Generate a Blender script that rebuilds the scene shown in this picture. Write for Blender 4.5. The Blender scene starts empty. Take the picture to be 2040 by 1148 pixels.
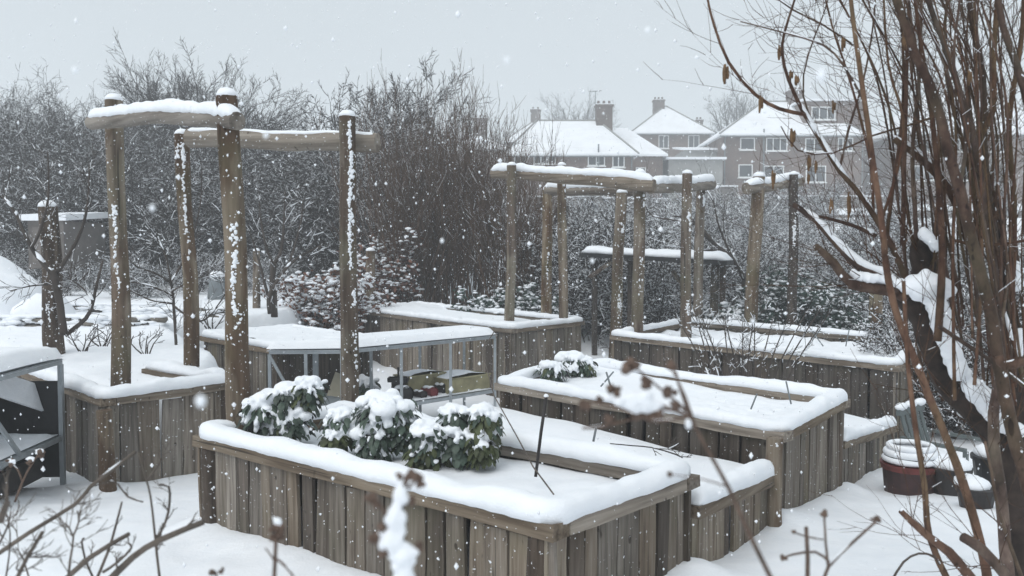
import bpy, bmesh, math, random
import numpy as np
from mathutils import Vector, Matrix, noise as mnoise

# ------------------------------------------------------------------ camera, sky, sun, exposure
scene = bpy.context.scene
COL = scene.collection
FPX = 1697.0                       # focal length in pixels of the 2040 px wide photograph
PITCH = math.atan(74.0 / FPX)
CAMZ = 1.85
cam_data = bpy.data.cameras.new('camera')
cam_data.sensor_width = 36.0
cam_data.lens = 36.0 * FPX / 2040.0
cam_data.clip_start = 0.05
cam_data.clip_end = 2000.0
cam_data.dof.use_dof = True
cam_data.dof.focus_distance = 7.0
cam_data.dof.aperture_fstop = 4.5
cam = bpy.data.objects.new('camera', cam_data)
COL.objects.link(cam)
cam.location = (0, 0, CAMZ)
cam.rotation_euler = (math.pi / 2 - PITCH, 0, 0)
scene.camera = cam

SUN_EL, SUN_AZ = math.radians(52), math.radians(215)
world = bpy.data.worlds.new('World')
scene.world = world
world.use_nodes = True
wn = world.node_tree.nodes; wl = world.node_tree.links
wn.clear()
sky = wn.new('ShaderNodeTexSky'); sky.sky_type = 'NISHITA'; sky.sun_disc = False
sky.sun_elevation = SUN_EL; sky.sun_rotation = SUN_AZ
sky.air_density = 1.0; sky.dust_density = 2.0; sky.ozone_density = 1.0
hsv = wn.new('ShaderNodeHueSaturation'); hsv.inputs['Saturation'].default_value = 0.25
mixw = wn.new('ShaderNodeMix'); mixw.data_type = 'RGBA'
mixw.inputs[0].default_value = 0.80
mixw.inputs[7].default_value = (4.85, 5.40, 5.75, 1)      # even cloud deck
bg = wn.new('ShaderNodeBackground'); bg.inputs['Strength'].default_value = 0.125
wo = wn.new('ShaderNodeOutputWorld')
wl.new(sky.outputs[0], hsv.inputs['Color'])
wl.new(hsv.outputs[0], mixw.inputs[6])
wl.new(mixw.outputs[2], bg.inputs['Color'])
wl.new(bg.outputs[0], wo.inputs['Surface'])

sun_data = bpy.data.lights.new('sun', 'SUN')
sun_data.energy = 1.35
sun_data.angle = math.radians(50)
sun_data.color = (1.0, 0.985, 0.96)
sun = bpy.data.objects.new('sun', sun_data)
COL.objects.link(sun)
sd = Vector((math.sin(SUN_AZ) * math.cos(SUN_EL), math.cos(SUN_AZ) * math.cos(SUN_EL), math.sin(SUN_EL)))
sun.rotation_euler = sd.to_track_quat('Z', 'Y').to_euler()
sun.location = (0, 0, 30)

scene.view_settings.view_transform = 'Standard'
scene.view_settings.look = 'None'
scene.view_settings.exposure = 0.20
scene.view_settings.gamma = 1.0
scene.view_settings.use_curve_mapping = False
scene.render.engine = 'CYCLES'
scene.cycles.max_bounces = 8
scene.cycles.diffuse_bounces = 4
scene.cycles.glossy_bounces = 2
scene.cycles.transmission_bounces = 3
scene.cycles.volume_bounces = 2
scene.cycles.transparent_max_bounces = 6
scene.cycles.use_denoising = True
scene.cycles.caustics_reflective = False
scene.cycles.caustics_refractive = False

# ------------------------------------------------------------------ helpers
RNG = random.Random(11)
_cp, _sp = math.cos(PITCH), math.sin(PITCH)
def ray(x, y):
    a = (x - 1020) / FPX; b = (574 - y) / FPX
    return Vector((a, _cp + b * _sp, -_sp + b * _cp))
def at(x, y, Y):
    """point seen at photo pixel (x, y) that stands Y metres in front of the camera"""
    d = ray(x, y)
    return Vector((0, 0, CAMZ)) + d * (Y / d.y)
def onz(x, y, z):
    d = ray(x, y)
    return Vector((0, 0, CAMZ)) + d * ((z - CAMZ) / d.z)
def zoom_m(px, Y):
    return px * Y / FPX
def nz(p, f=1.0):
    return mnoise.noise(Vector(p) * f)

def lerp(a, b, t): return a + (b - a) * t
def sstep(a, b, x):
    t = np.clip((x - a) / (b - a), 0, 1); return t * t * (3 - 2 * t)

def tag(o, label=None, cat=None, group=None, kind=None):
    if label: o['label'] = label
    if cat: o['category'] = cat
    if group: o['group'] = group
    if kind: o['kind'] = kind
    return o
def empty(name, loc=(0, 0, 0)):
    o = bpy.data.objects.new(name, None); o.empty_display_size = 0.1
    o.location = loc; COL.objects.link(o); return o
def link(name, me, mat, parent=None, loc=None, rot=None, smooth=False):
    if mat is not None and len(me.materials) == 0: me.materials.append(mat)
    if smooth: me.shade_smooth()
    o = bpy.data.objects.new(name, me); COL.objects.link(o)
    if parent is not None: o.parent = parent
    if loc is not None: o.location = loc
    if rot is not None: o.rotation_euler = rot
    return o
def copy_tree(o, parent=None):
    c = o.copy(); COL.objects.link(c); c.parent = parent
    for ch in o.children:
        copy_tree(ch, c)
    return c

class MB:
    def __init__(s): s.v = []; s.f = []
    def add(s, vs, fs):
        n = len(s.v); s.v.extend([tuple(q) for q in vs]); s.f.extend([tuple(i + n for i in f) for f in fs])
    def box(s, c, d, m=None):
        cx, cy, cz = c; x, y, z = d[0] / 2, d[1] / 2, d[2] / 2
        vs = [Vector((cx + a * x, cy + b * y, cz + e * z)) for e in (-1, 1) for a, b in ((-1, -1), (1, -1), (1, 1), (-1, 1))]
        if m is not None: vs = [m @ q for q in vs]
        s.add(vs, [(3, 2, 1, 0), (4, 5, 6, 7), (0, 1, 5, 4), (1, 2, 6, 5), (2, 3, 7, 6), (3, 0, 4, 7)])
    def bar(s, a, b, w, h=None, up=Vector((0, 0, 1))):
        """rectangular bar from a to b"""
        a = Vector(a); b = Vector(b); h = h or w
        d = (b - a); L = d.length; d.normalize()
        if abs(d.dot(up)) > 0.98: up = Vector((0, 1, 0))
        sx = d.cross(up).normalized(); sz = sx.cross(d).normalized()
        vs = []
        for p in (a, b):
            for i, j in ((-1, -1), (1, -1), (1, 1), (-1, 1)):
                vs.append(p + sx * (i * w / 2) + sz * (j * h / 2))
        s.add(vs, [(3, 2, 1, 0), (4, 5, 6, 7), (0, 1, 5, 4), (1, 2, 6, 5), (2, 3, 7, 6), (3, 0, 4, 7)])
    def tube(s, pts, rad, sides=8, cap=True, rough=0.0, seed=0.0):
        pts = [Vector(p) for p in pts]; n = len(pts)
        if not hasattr(rad, '__len__'): rad = [rad] * n
        t0 = (pts[1] - pts[0]).normalized()
        u = t0.orthogonal().normalized()
        vs = []; fs = []
        for i in range(n):
            t = (pts[min(i + 1, n - 1)] - pts[max(i - 1, 0)]).normalized()
            u = (u - t * u.dot(t)).normalized(); w = t.cross(u)
            for k in range(sides):
                a = 2 * math.pi * k / sides
                dv = u * math.cos(a) + w * math.sin(a)
                r = rad[i]
                if rough: r *= 1 + rough * (mnoise.noise(Vector((math.cos(a) * 1.3 + seed, math.sin(a) * 1.3, i * 0.35 + seed))) )
                vs.append(pts[i] + dv * r)
        for i in range(n - 1):
            for k in range(sides):
                a, b = i * sides + k, i * sides + (k + 1) % sides
                fs.append((a, b, b + sides, a + sides))
        if cap:
            fs.append(tuple(range(sides - 1, -1, -1)))
            fs.append(tuple(range((n - 1) * sides, n * sides)))
        s.add(vs, fs)
    def mesh(s, name='m'):
        me = bpy.data.meshes.new(name); me.from_pydata(s.v, [], s.f); me.update(); return me
    def build(s, name, mat, parent=None, loc=None, rot=None, smooth=False):
        return link(name, s.mesh(name), mat, parent, loc, rot, smooth)

def np_mesh(name, V, F):
    """V (n,3), F (m,k) -> mesh"""
    me = bpy.data.meshes.new(name)
    V = np.asarray(V, np.float32); F = np.asarray(F, np.int32)
    me.vertices.add(len(V)); me.vertices.foreach_set('co', V.ravel())
    k = F.shape[1]
    me.loops.add(F.size); me.loops.foreach_set('vertex_index', F.ravel())
    me.polygons.add(len(F))
    me.polygons.foreach_set('loop_start', np.arange(0, F.size, k, dtype=np.int32))
    me.update(calc_edges=True); me.validate(); return me

def seg_arrays(segs):
    A = np.array([s[0] for s in segs], float); B = np.array([s[1] for s in segs], float)
    R = np.array([[s[2], s[3]] for s in segs], float)
    return A, B, R
def seg_geo(A, B, R, sides=3):
    d = B - A; L = np.linalg.norm(d, axis=1, keepdims=True); L[L == 0] = 1; d = d / L
    ref = np.where(np.abs(d[:, 2:3]) > 0.9, np.array([[1.0, 0, 0]]), np.array([[0, 0, 1.0]]))
    u = np.cross(d, ref); u /= np.linalg.norm(u, axis=1, keepdims=True); w = np.cross(u, d)
    V = []
    for P, r in ((A - d * R[:, :1] * 0.4, R[:, :1]), (B, R[:, 1:])):
        for k in range(sides):
            a = 2 * math.pi * k / sides + 0.5
            V.append(P + (u * math.cos(a) + w * math.sin(a)) * r)
    V = np.stack(V, 1).reshape(-1, 3)
    n = len(A); base = (np.arange(n) * 2 * sides)[:, None]
    F = []
    for k in range(sides):
        F.append(np.concatenate([base + k, base + (k + 1) % sides, base + sides + (k + 1) % sides, base + sides + k], 1))
    return V, np.concatenate(F, 0)
def seg_mesh(name, segs, sides=3):
    A, B, R = seg_arrays(segs)
    return np_mesh(name, *seg_geo(A, B, R, sides))
def seg_snow(name, segs, rng, keep=0.6, add=0.004, gain=0.8, minh=0.35, sides=3, rmin=0.0):
    A, B, R = seg_arrays(segs)
    d = B - A; L = np.linalg.norm(d, axis=1); L[L == 0] = 1
    hor = np.sqrt(d[:, 0] ** 2 + d[:, 1] ** 2) / L
    rs = np.random.RandomState(rng.randrange(10 ** 6))
    m = (hor > minh) & (rs.rand(len(A)) < keep) & (R[:, 0] > rmin)
    A, B, R, hor = A[m], B[m], R[m], hor[m]
    rr = R * gain + add * hor[:, None] * rs.uniform(0.5, 1.4, (len(A), 1))
    off = (R * 0.75 + rr * 0.35)
    A = A.copy(); B = B.copy(); A[:, 2] += off[:, 0]; B[:, 2] += off[:, 1]
    return np_mesh(name, *seg_geo(A, B, rr, sides))

def wander(rng, p, d, L, r0, r1, n, wob, trop=0.0, out=None, lev=0):
    pts = [Vector(p)]; d = Vector(d).normalized(); st = L / n
    for i in range(n):
        d = (d + Vector((rng.gauss(0, wob), rng.gauss(0, wob), rng.gauss(0, wob) + trop))).normalized()
        q = pts[-1] + d * st
        if out is not None:
            ra = lerp(r0, r1, i / n); rb = lerp(r0, r1, (i + 1) / n)
            out.append((tuple(pts[-1]), tuple(q), ra, rb, lev))
        pts.append(q)
    return pts
RMIN = .003
def grow(rng, p, d, L, r, lev, spec, out):
    """spec[lev] = (nseg, wobble, tropism, nchildren, angle, ratio, start fraction)"""
    n, wob, trop, nch, ang, ratio, st = spec[lev]
    pts = wander(rng, p, d, L, r, r * (0.3 if lev < len(spec) - 1 else 0.45), n, wob, trop, out, lev)
    if lev + 1 >= len(spec): return
    for c in range(nch):
        t = st + (1 - st) * (c + rng.random()) / nch
        i = min(int(t * n), n - 1); f = t * n - i
        q = pts[i].lerp(pts[i + 1], f); dd = (pts[i + 1] - pts[i]).normalized()
        ax = dd.orthogonal().normalized()
        ax = Matrix.Rotation(rng.uniform(0, 6.283), 3, dd) @ ax
        nd = Matrix.Rotation(rng.gauss(ang, ang * 0.25), 3, ax) @ dd
        rr = max(r * lerp(1, 0.3, t) * 0.66, RMIN)
        grow(rng, q, nd, L * ratio * rng.uniform(0.6, 1.25) * (1.15 - 0.5 * t), rr, lev + 1, spec, out)

def ico(sub):
    bm = bmesh.new(); bmesh.ops.create_icosphere(bm, subdivisions=sub, radius=1.0)
    V = np.array([v.co[:] for v in bm.verts]); F = np.array([[v.index for v in f.verts] for f in bm.faces]); bm.free(); return V, F
ICO = {1: ico(1), 2: ico(2), 3: ico(3)}
OCT = (np.array([(1, 0, 0), (-1, 0, 0), (0, 1, 0), (0, -1, 0), (0, 0, 1), (0, 0, -1)], float),
       np.array([(0, 2, 4), (2, 1, 4), (1, 3, 4), (3, 0, 4), (2, 0, 5), (1, 2, 5), (3, 1, 5), (0, 3, 5)]))
def blobs_mesh(name, blobs, tpl, rough=0.25, seed=1):
    """blobs = [(centre, (sx, sy, sz), rotz)]"""
    rs = np.random.RandomState(seed); TV, TF = tpl
    Vs = []; Fs = []; n = 0
    for c, s, rz in blobs:
        V = TV * (1 + rough * (rs.rand(len(TV), 1) - 0.5)) * np.array(s)
        ca, sa = math.cos(rz), math.sin(rz)
        V = np.stack([V[:, 0] * ca - V[:, 1] * sa, V[:, 0] * sa + V[:, 1] * ca, V[:, 2]], 1) + np.array(c)
        Vs.append(V); Fs.append(TF + n); n += len(TV)
    return np_mesh(name, np.concatenate(Vs), np.concatenate(Fs))

# ------------------------------------------------------------------ materials
def new_mat(name):
    m = bpy.data.materials.new(name); m.use_nodes = True
    nt = m.node_tree; b = nt.nodes['Principled BSDF']
    return m, nt, b
def coords(nt, scale, rnd=True):
    tc = nt.nodes.new('ShaderNodeTexCoord'); mp = nt.nodes.new('ShaderNodeMapping')
    mp.inputs['Scale'].default_value = scale
    nt.links.new(tc.outputs['Object'], mp.inputs['Vector'])
    if rnd:
        oi = nt.nodes.new('ShaderNodeObjectInfo'); ml = nt.nodes.new('ShaderNodeMath'); ml.operation = 'MULTIPLY'
        ml.inputs[1].default_value = 61.7
        nt.links.new(oi.outputs['Random'], ml.inputs[0]); nt.links.new(ml.outputs[0], mp.inputs['Location'])
    return mp.outputs[0]
def noise_node(nt, vec, scale, detail=4, rough=0.55):
    n = nt.nodes.new('ShaderNodeTexNoise'); n.inputs['Scale'].default_value = scale
    n.inputs['Detail'].default_value = detail; n.inputs['Roughness'].default_value = rough
    nt.links.new(vec, n.inputs['Vector']); return n.outputs['Fac']
def ramp(nt, fac, stops):
    r = nt.nodes.new('ShaderNodeValToRGB'); e = r.color_ramp.elements
    while len(e) > 1: e.remove(e[-1])
    e[0].position = stops[0][0]; e[0].color = (*stops[0][1], 1)
    for p, c in stops[1:]:
        q = e.new(p); q.color = (*c, 1)
    nt.links.new(fac, r.inputs[0]); return r.outputs[0]
def mix(nt, a, b, fac, mode='MIX'):
    m = nt.nodes.new('ShaderNodeMix'); m.data_type = 'RGBA'; m.blend_type = mode
    for s, i in ((fac, 0), (a, 6), (b, 7)):
        if isinstance(s, (int, float)): m.inputs[i].default_value = s
        elif isinstance(s, tuple): m.inputs[i].default_value = (*s, 1)
        else: nt.links.new(s, m.inputs[i])
    return m.outputs[2]
def bump(nt, b, h, strength, dist=0.01):
    bp = nt.nodes.new('ShaderNodeBump'); bp.inputs['Strength'].default_value = strength; bp.inputs['Distance'].default_value = dist
    nt.links.new(h, bp.inputs['Height']); nt.links.new(bp.outputs[0], b.inputs['Normal'])

def snow_mat(name='snow', fine=110.0, strength=0.4):
    m, nt, b = new_mat(name)
    v = coords(nt, (1, 1, 1), False)
    n1 = noise_node(nt, v, fine, 5, 0.65); n2 = noise_node(nt, v, 9.0, 3, 0.5)
    col = ramp(nt, n2, [(0.3, (0.84, 0.87, 0.91)), (0.7, (0.89, 0.91, 0.94))])
    nt.links.new(col, b.inputs['Base Color'])
    b.inputs['Roughness'].default_value = 0.75; b.inputs['Specular IOR Level'].default_value = 0.25
    ad = nt.nodes.new('ShaderNodeMath'); ad.operation = 'MULTIPLY_ADD'; ad.inputs[1].default_value = 0.35
    nt.links.new(n1, ad.inputs[0]); nt.links.new(n2, ad.inputs[2])
    bump(nt, b, ad.outputs[0], strength, 0.03)
    return m
M = {}
M['snow'] = snow_mat()
M['ground'] = snow_mat('ground_snow', 60.0, 0.3)
M['flake'] = snow_mat('flake', 40.0, 0.0)

def wood_mat(name, dark, mid, light, grain=(26, 26, 1.3), speck=0.0, moss=0.0, wet=0.0, tint=0.25, stain=0.6):
    """weathered timber: soft grain along one axis, broad damp stains, green algae, cracks, stuck snow specks"""
    m, nt, b = new_mat(name)
    v = coords(nt, grain)
    g = noise_node(nt, v, 1.3, 5, 0.6)
    col = ramp(nt, g, [(0.30, dark), (0.5, mid), (0.72, light)])
    sv = coords(nt, tuple(2.2 if x > 5 else 0.55 for x in grain))
    st = noise_node(nt, sv, 1.7, 4, 0.55)
    col = mix(nt, col, ramp(nt, st, [(0.34, (0.50, 0.42, 0.35)), (0.52, (1, 1, 1)), (0.72, (1.22, 1.2, 1.16))]), stain, 'MULTIPLY')
    v2 = coords(nt, (1, 1, 1))
    if wet:
        big = noise_node(nt, coords(nt, (1.6, 1.6, 0.5)), 2.6, 3, 0.5)
        f = ramp(nt, big, [(0.47, (0, 0, 0)), (0.53, (wet, wet, wet))])
        col = mix(nt, col, mix(nt, col, (0.42, 0.27, 0.17), 1.0, 'MULTIPLY'), f)
    if moss:
        n = noise_node(nt, v2, 2.1, 4, 0.6)
        f = ramp(nt, n, [(0.48, (0, 0, 0)), (0.68, (moss, moss, moss))])
        col = mix(nt, col, (0.115, 0.115, 0.048), f)
    oi = nt.nodes.new('ShaderNodeObjectInfo'); mr = nt.nodes.new('ShaderNodeMapRange')
    mr.inputs['To Min'].default_value = 1 - tint; mr.inputs['To Max'].default_value = 1 + tint
    nt.links.new(oi.outputs['Random'], mr.inputs['Value'])
    hs = nt.nodes.new('ShaderNodeHueSaturation'); nt.links.new(col, hs.inputs['Color']); nt.links.new(mr.outputs[0], hs.inputs['Value'])
    mr2 = nt.nodes.new('ShaderNodeMapRange'); m7 = nt.nodes.new('ShaderNodeMath'); m7.operation = 'MULTIPLY'; m7.inputs[1].default_value = 17.3; m8 = nt.nodes.new('ShaderNodeMath'); m8.operation = 'FRACT'
    nt.links.new(oi.outputs['Random'], m7.inputs[0]); nt.links.new(m7.outputs[0], m8.inputs[0]); nt.links.new(m8.outputs[0], mr2.inputs['Value'])
    mr2.inputs['To Min'].default_value = .6; mr2.inputs['To Max'].default_value = .98; nt.links.new(mr2.outputs[0], hs.inputs['Saturation'])
    col = hs.outputs[0]
    c = noise_node(nt, coords(nt, tuple(x * 1.5 if x > 5 else x * .6 for x in grain)), 1.2, 2, 0.5)
    col = mix(nt, col, ramp(nt, c, [(0.27, (0.2, 0.2, 0.2)), (0.32, (1, 1, 1))]), 0.85, 'MULTIPLY')
    kn = noise_node(nt, coords(nt, (9, 9, 5)), 2.4, 1, 0.4)
    col = mix(nt, col, ramp(nt, kn, [(0.74, (1, 1, 1)), (0.80, (0.25, 0.22, 0.2))]), 0.9, 'MULTIPLY')
    if speck:
        n = noise_node(nt, v2, 48.0, 3, 0.6)
        f = ramp(nt, n, [(0.70 - speck, (0, 0, 0)), (0.72 - speck, (1, 1, 1))])
        col = mix(nt, col, (0.85, 0.88, 0.92), f)
    nt.links.new(col, b.inputs['Base Color']); b.inputs['Roughness'].default_value = 0.85
    b.inputs['Specular IOR Level'].default_value = 0.25
    bump(nt, b, g, 0.45, 0.006)
    return m
M['board'] = wood_mat('weathered_board', (0.088, 0.066, 0.047), (0.188, 0.152, 0.115), (0.29, 0.25, 0.203), tint=.2, moss=0.3, speck=0.02)
M['board_dark'] = wood_mat('damp_board', (0.040, 0.030, 0.023), (0.082, 0.064, 0.050), (0.125, 0.101, 0.082), moss=0.2, speck=0.02)
M['rail'] = wood_mat('weathered_rail', (0.080, 0.057, 0.037), (0.180, 0.138, 0.095), (0.27, 0.22, 0.162), grain=(1.3, 26, 26), speck=0.01)
M['log'] = wood_mat('weathered_log', (0.085, 0.060, 0.038), (0.185, 0.142, 0.096), (0.28, 0.228, 0.165), grain=(12, 12, 0.8), moss=0.4, speck=0.03, wet=0.75, tint=0.12)
M['beam'] = wood_mat('grey_beam', (0.11, 0.088, 0.066), (0.215, 0.18, 0.142), (0.31, 0.27, 0.22), grain=(0.9, 14, 14), speck=0.03, tint=0.06)
M['dark_log'] = wood_mat('bark_log', (0.026, 0.018, 0.013), (0.062, 0.045, 0.033), (0.115, 0.090, 0.07), grain=(14, 14, 2.0), speck=0.05, tint=0.15)

def plain(name, c, rough=0.6, metal=0.0, vary=0.15, scale=6.0, spec=0.4):
    m, nt, b = new_mat(name)
    v = coords(nt, (1, 1, 1)); n = noise_node(nt, v, scale, 5, 0.6)
    lo = tuple(x * (1 - vary * 1.6) for x in c); hi = tuple(min(1, x * (1 + vary * 1.6)) for x in c)
    nt.links.new(ramp(nt, n, [(0.3, lo), (0.7, hi)]), b.inputs['Base Color'])
    b.inputs['Roughness'].default_value = rough; b.inputs['Metallic'].default_value = metal
    b.inputs['Specular IOR Level'].default_value = spec
    bump(nt, b, n, 0.08, 0.01)
    return m
M['metal'] = plain('aluminium', (0.36, 0.39, 0.41), 0.5, 0.6, 0.1, 12)
M['twig'] = plain('dark_twig', (0.05, 0.04, 0.034), 0.8, 0, 0.35, 2)
M['twig_far'] = plain('hedge_twig', (0.029, 0.024, 0.021), 0.85, 0, 0.35, 1.2)
M['twig_red'] = plain('willow_twig', (0.085, 0.052, 0.033), 0.8, 0, 0.35, 1.2)
M['rose'] = plain('rose_stem', (0.10, 0.082, 0.068), 0.75, 0, 0.3, 9)
M['hazel'] = wood_mat('hazel_bark', (0.036, 0.016, 0.010), (0.088, 0.043, 0.026), (0.155, 0.088, 0.052), grain=(16, 16, 9), moss=0.35, tint=0.3, speck=.01)
M['trunk'] = plain('dark_trunk_bark', (0.030, 0.021, 0.017), 0.9, 0, 0.45, 14)
M['catkin'] = plain('catkin', (0.14, 0.082, 0.04), 0.8, 0, 0.3, 40)
M['black'] = plain('black_plastic', (0.012, 0.012, 0.013), 0.45, 0, 0.2, 8)
M['darkpot'] = plain('dark_pot', (0.02, 0.016, 0.015), 0.5, 0, 0.3, 8)
M['redpot'] = plain('red_pot', (0.16, 0.02, 0.025), 0.45, 0, 0.2, 8)
M['tubred'] = plain('dark_red_tub', (0.035, 0.014, 0.013), 0.5, 0, 0.3, 8)
M['redrim'] = plain('red_rim', (0.12, 0.022, 0.018), 0.55, 0, 0.25, 12)
M['yellow'] = plain('yellowed_plastic', (0.27, 0.245, 0.14), 0.5, 0, 0.2, 5)
M['paleplastic'] = plain('pale_plastic', (0.11, 0.13, 0.13), 0.45, 0, 0.1, 5)
M['slate'] = plain('slate_grey', (0.16, 0.18, 0.19), 0.7, 0, 0.2, 4)
M['stone'] = plain('dry_stone', (0.15, 0.135, 0.115), 0.9, 0, 0.35, 6)
M['render'] = plain('grey_render', (0.27, 0.27, 0.26), 0.9, 0, 0.1, 1.5)
M['cream'] = plain('cream_board', (0.36, 0.33, 0.25), 0.8, 0, 0.12, 2)
M['white'] = plain('white_paint', (0.78, 0.79, 0.79), 0.5, 0, 0.04, 3)
M['glass'] = plain('window_glass', (0.035, 0.042, 0.048), 0.12, 0, 0.2, 0.5, 0.6)
M['leaf'] = plain('dark_leaf', (0.040, 0.062, 0.045), 0.5, 0, 0.4, 9)
M['leaf_under'] = plain('olive_leaf', (0.050, 0.062, 0.024), 0.6, 0, 0.4, 9)
M['evergreen'] = plain('evergreen_leaf', (0.030, 0.058, 0.046), 0.55, 0, 0.4, 2)
M['beech'] = plain('beech_leaf', (0.13, 0.062, 0.042), 0.8, 0, 0.4, 2)
M['seed'] = plain('dried_seed_head', (0.11, 0.075, 0.058), 0.85, 0, 0.3, 60)
M['shed'] = plain('shed_board', (0.13, 0.115, 0.105), 0.85, 0, 0.2, 2)
def roof_mat():
    m, nt, b = new_mat('snowy_roof')
    v = coords(nt, (1, 1, 1), False)
    w = nt.nodes.new('ShaderNodeTexWave'); w.bands_direction = 'Z'; w.inputs['Scale'].default_value = 2.2; w.inputs['Distortion'].default_value = .6; w.inputs['Detail'].default_value = 2
    nt.links.new(v, w.inputs['Vector']); n = noise_node(nt, v, .8, 5, .65)
    f = mix(nt, ramp(nt, n, [(.42, (0, 0, 0)), (.75, (.5, .5, .5))]), w.outputs['Color'], 1.0, 'MULTIPLY')
    col = mix(nt, (.86, .885, .92), (.45, .43, .42), f); nt.links.new(col, b.inputs['Base Color']); b.inputs['Roughness'].default_value = .8
    bump(nt, b, w.outputs['Fac'], .25, .03); return m
M['roof'] = roof_mat()
def brick_mat(name, c1, c2):
    m, nt, b = new_mat(name)
    tc = nt.nodes.new('ShaderNodeTexCoord'); sx = nt.nodes.new('ShaderNodeSeparateXYZ'); cx = nt.nodes.new('ShaderNodeCombineXYZ')
    nt.links.new(tc.outputs['Object'], sx.inputs[0]); ad = nt.nodes.new('ShaderNodeMath')
    nt.links.new(sx.outputs[0], ad.inputs[0]); nt.links.new(sx.outputs[1], ad.inputs[1])
    nt.links.new(ad.outputs[0], cx.inputs[0]); nt.links.new(sx.outputs[2], cx.inputs[1])
    br = nt.nodes.new('ShaderNodeTexBrick'); br.inputs['Scale'].default_value = 1.0
    br.inputs['Brick Width'].default_value = 0.225; br.inputs['Row Height'].default_value = 0.075; br.inputs['Mortar Size'].default_value = 0.01
    br.inputs['Color1'].default_value = (*c1, 1); br.inputs['Color2'].default_value = (*c2, 1); br.inputs['Mortar'].default_value = (0.24, 0.22, 0.2, 1)
    nt.links.new(cx.outputs[0], br.inputs['Vector'])
    n = noise_node(nt, tc.outputs['Object'], 0.9, 5, 0.6)
    col = mix(nt, br.outputs[0], ramp(nt, n, [(0.3, (0.7, 0.7, 0.7)), (0.7, (1.15, 1.12, 1.1))]), 1.0, 'MULTIPLY')
    nt.links.new(col, b.inputs['Base Color']); b.inputs['Roughness'].default_value = 0.9
    return m
M['brick'] = brick_mat('house_brick', (0.125, 0.064, 0.045), (0.085, 0.045, 0.034))
M['chimney'] = brick_mat('chimney_brick', (0.10, 0.065, 0.055), (0.075, 0.05, 0.045))

# ------------------------------------------------------------------ layout of the raised beds (plan corners, world metres)
def XY(p): return Vector((p.x, p.y))
ZA, ZB, ZC, ZD, ZE, ZF = 0.70, 0.68, 0.68, 0.75, 0.72, 0.68
aA, aB, aC = XY(onz(392, 868, ZA)), XY(onz(1100, 1047, ZA)), XY(onz(1385, 947, ZA)); aD = aA + aC - aB
bL, bF, bR = XY(onz(990, 763, ZB)), XY(onz(1560, 862, ZB)), XY(onz(1688, 795, ZB)); bK = bL + bR - bF
cL, cF, cK = XY(onz(1218, 668, ZC)), XY(onz(1790, 729, ZC)), XY(onz(1366, 640, ZC)); cR = cF + cK - cL
dL, dF, dR = XY(onz(700, 616, ZD)), XY(onz(1020, 656, ZD)), XY(onz(1162, 640, ZD)); dK = dL + dR - dF
eL, eF = Vector((-4.14, 11.3)), Vector((-2.75, 9.78)); eR = Vector((-1.75, 10.75)); eK = eL + eR - eF
fL, fF, fR = Vector((-6.2, 9.75)), XY(onz(205, 795, ZF)), XY(onz(462, 760, ZF)); fK = fL + fR - fF

# ------------------------------------------------------------------ ground
GY = [-30, 0, 4, 5.5, 7, 10, 14, 18, 25, 35, 45, 62, 75, 100, 220, 400]
GZ = [0.4, 0.30, 0.19, 0.09, -0.10, -0.30, -0.30, 0.0, 0.7, 1.9, 3.2, 5.2, 6.0, 9.0, 14.0, 16.0]
PLAT = [(-9.5, 13.0), tuple(fF + (fL - fF).normalized() * 0.05), tuple(fR), (-3.0, 9.7), (-4.3, 11.6), (-3.4, 13.5), (-3.3, 16.0), (-3.4, 24.0), (-3.4, 40)]
PLAT_POLY = PLAT + [(-3.4, 500.0), (-400.0, 500.0), (-400.0, 400.0)]
def plateau(x, y):
    """1 inside the raised terrace on the left, 0 outside, smooth across its edge"""
    best = np.full_like(x, 1e9); inside = np.zeros(x.shape, bool)
    P = PLAT_POLY
    for i, (ax, ay) in enumerate(P):
        bx, by = P[(i + 1) % len(P)]
        dx, dy = bx - ax, by - ay; L2 = dx * dx + dy * dy
        t = np.clip(((x - ax) * dx + (y - ay) * dy) / L2, 0, 1)
        best = np.minimum(best, np.hypot(x - ax - t * dx, y - ay - t * dy))
        if dy != 0:
            cr = ((ay > y) != (by > y)) & (x < dx * (y - ay) / dy + ax)
            inside ^= cr
    return sstep(0.09, 0.42, np.where(inside, best, -best))
def ground_np(x, y):
    x = np.asarray(x, float); y = np.asarray(y, float)
    z = np.interp(y, GY, GZ)
    hz = np.interp(y, [0, 8, 12, 20, 30, 45, 75, 400], [0.62, 0.62, 0.86, 0.9, 1.0, 2.2, 5.0, 16.0])
    m = plateau(x, y)
    z = z * (1 - m) + hz * m
    # hillside to the left of the houses stays low
    return z
def ground(x, y): return float(ground_np(np.array([x]), np.array([y]))[0])

WALLS = []                                    # plan segments that snow drifts against
def wall_seg(a, b): WALLS.append((a.x, a.y, b.x, b.y))
for poly in ((aA, aB, aC, aD), (bL, bF, bR, bK), (cL, cF, cR, cK), (dL, dF, dR, dK), (fL, fF, fR)):
    for i in range(len(poly) - (1 if len(poly) == 3 else 0)): wall_seg(poly[i], poly[(i + 1) % len(poly)])

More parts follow.
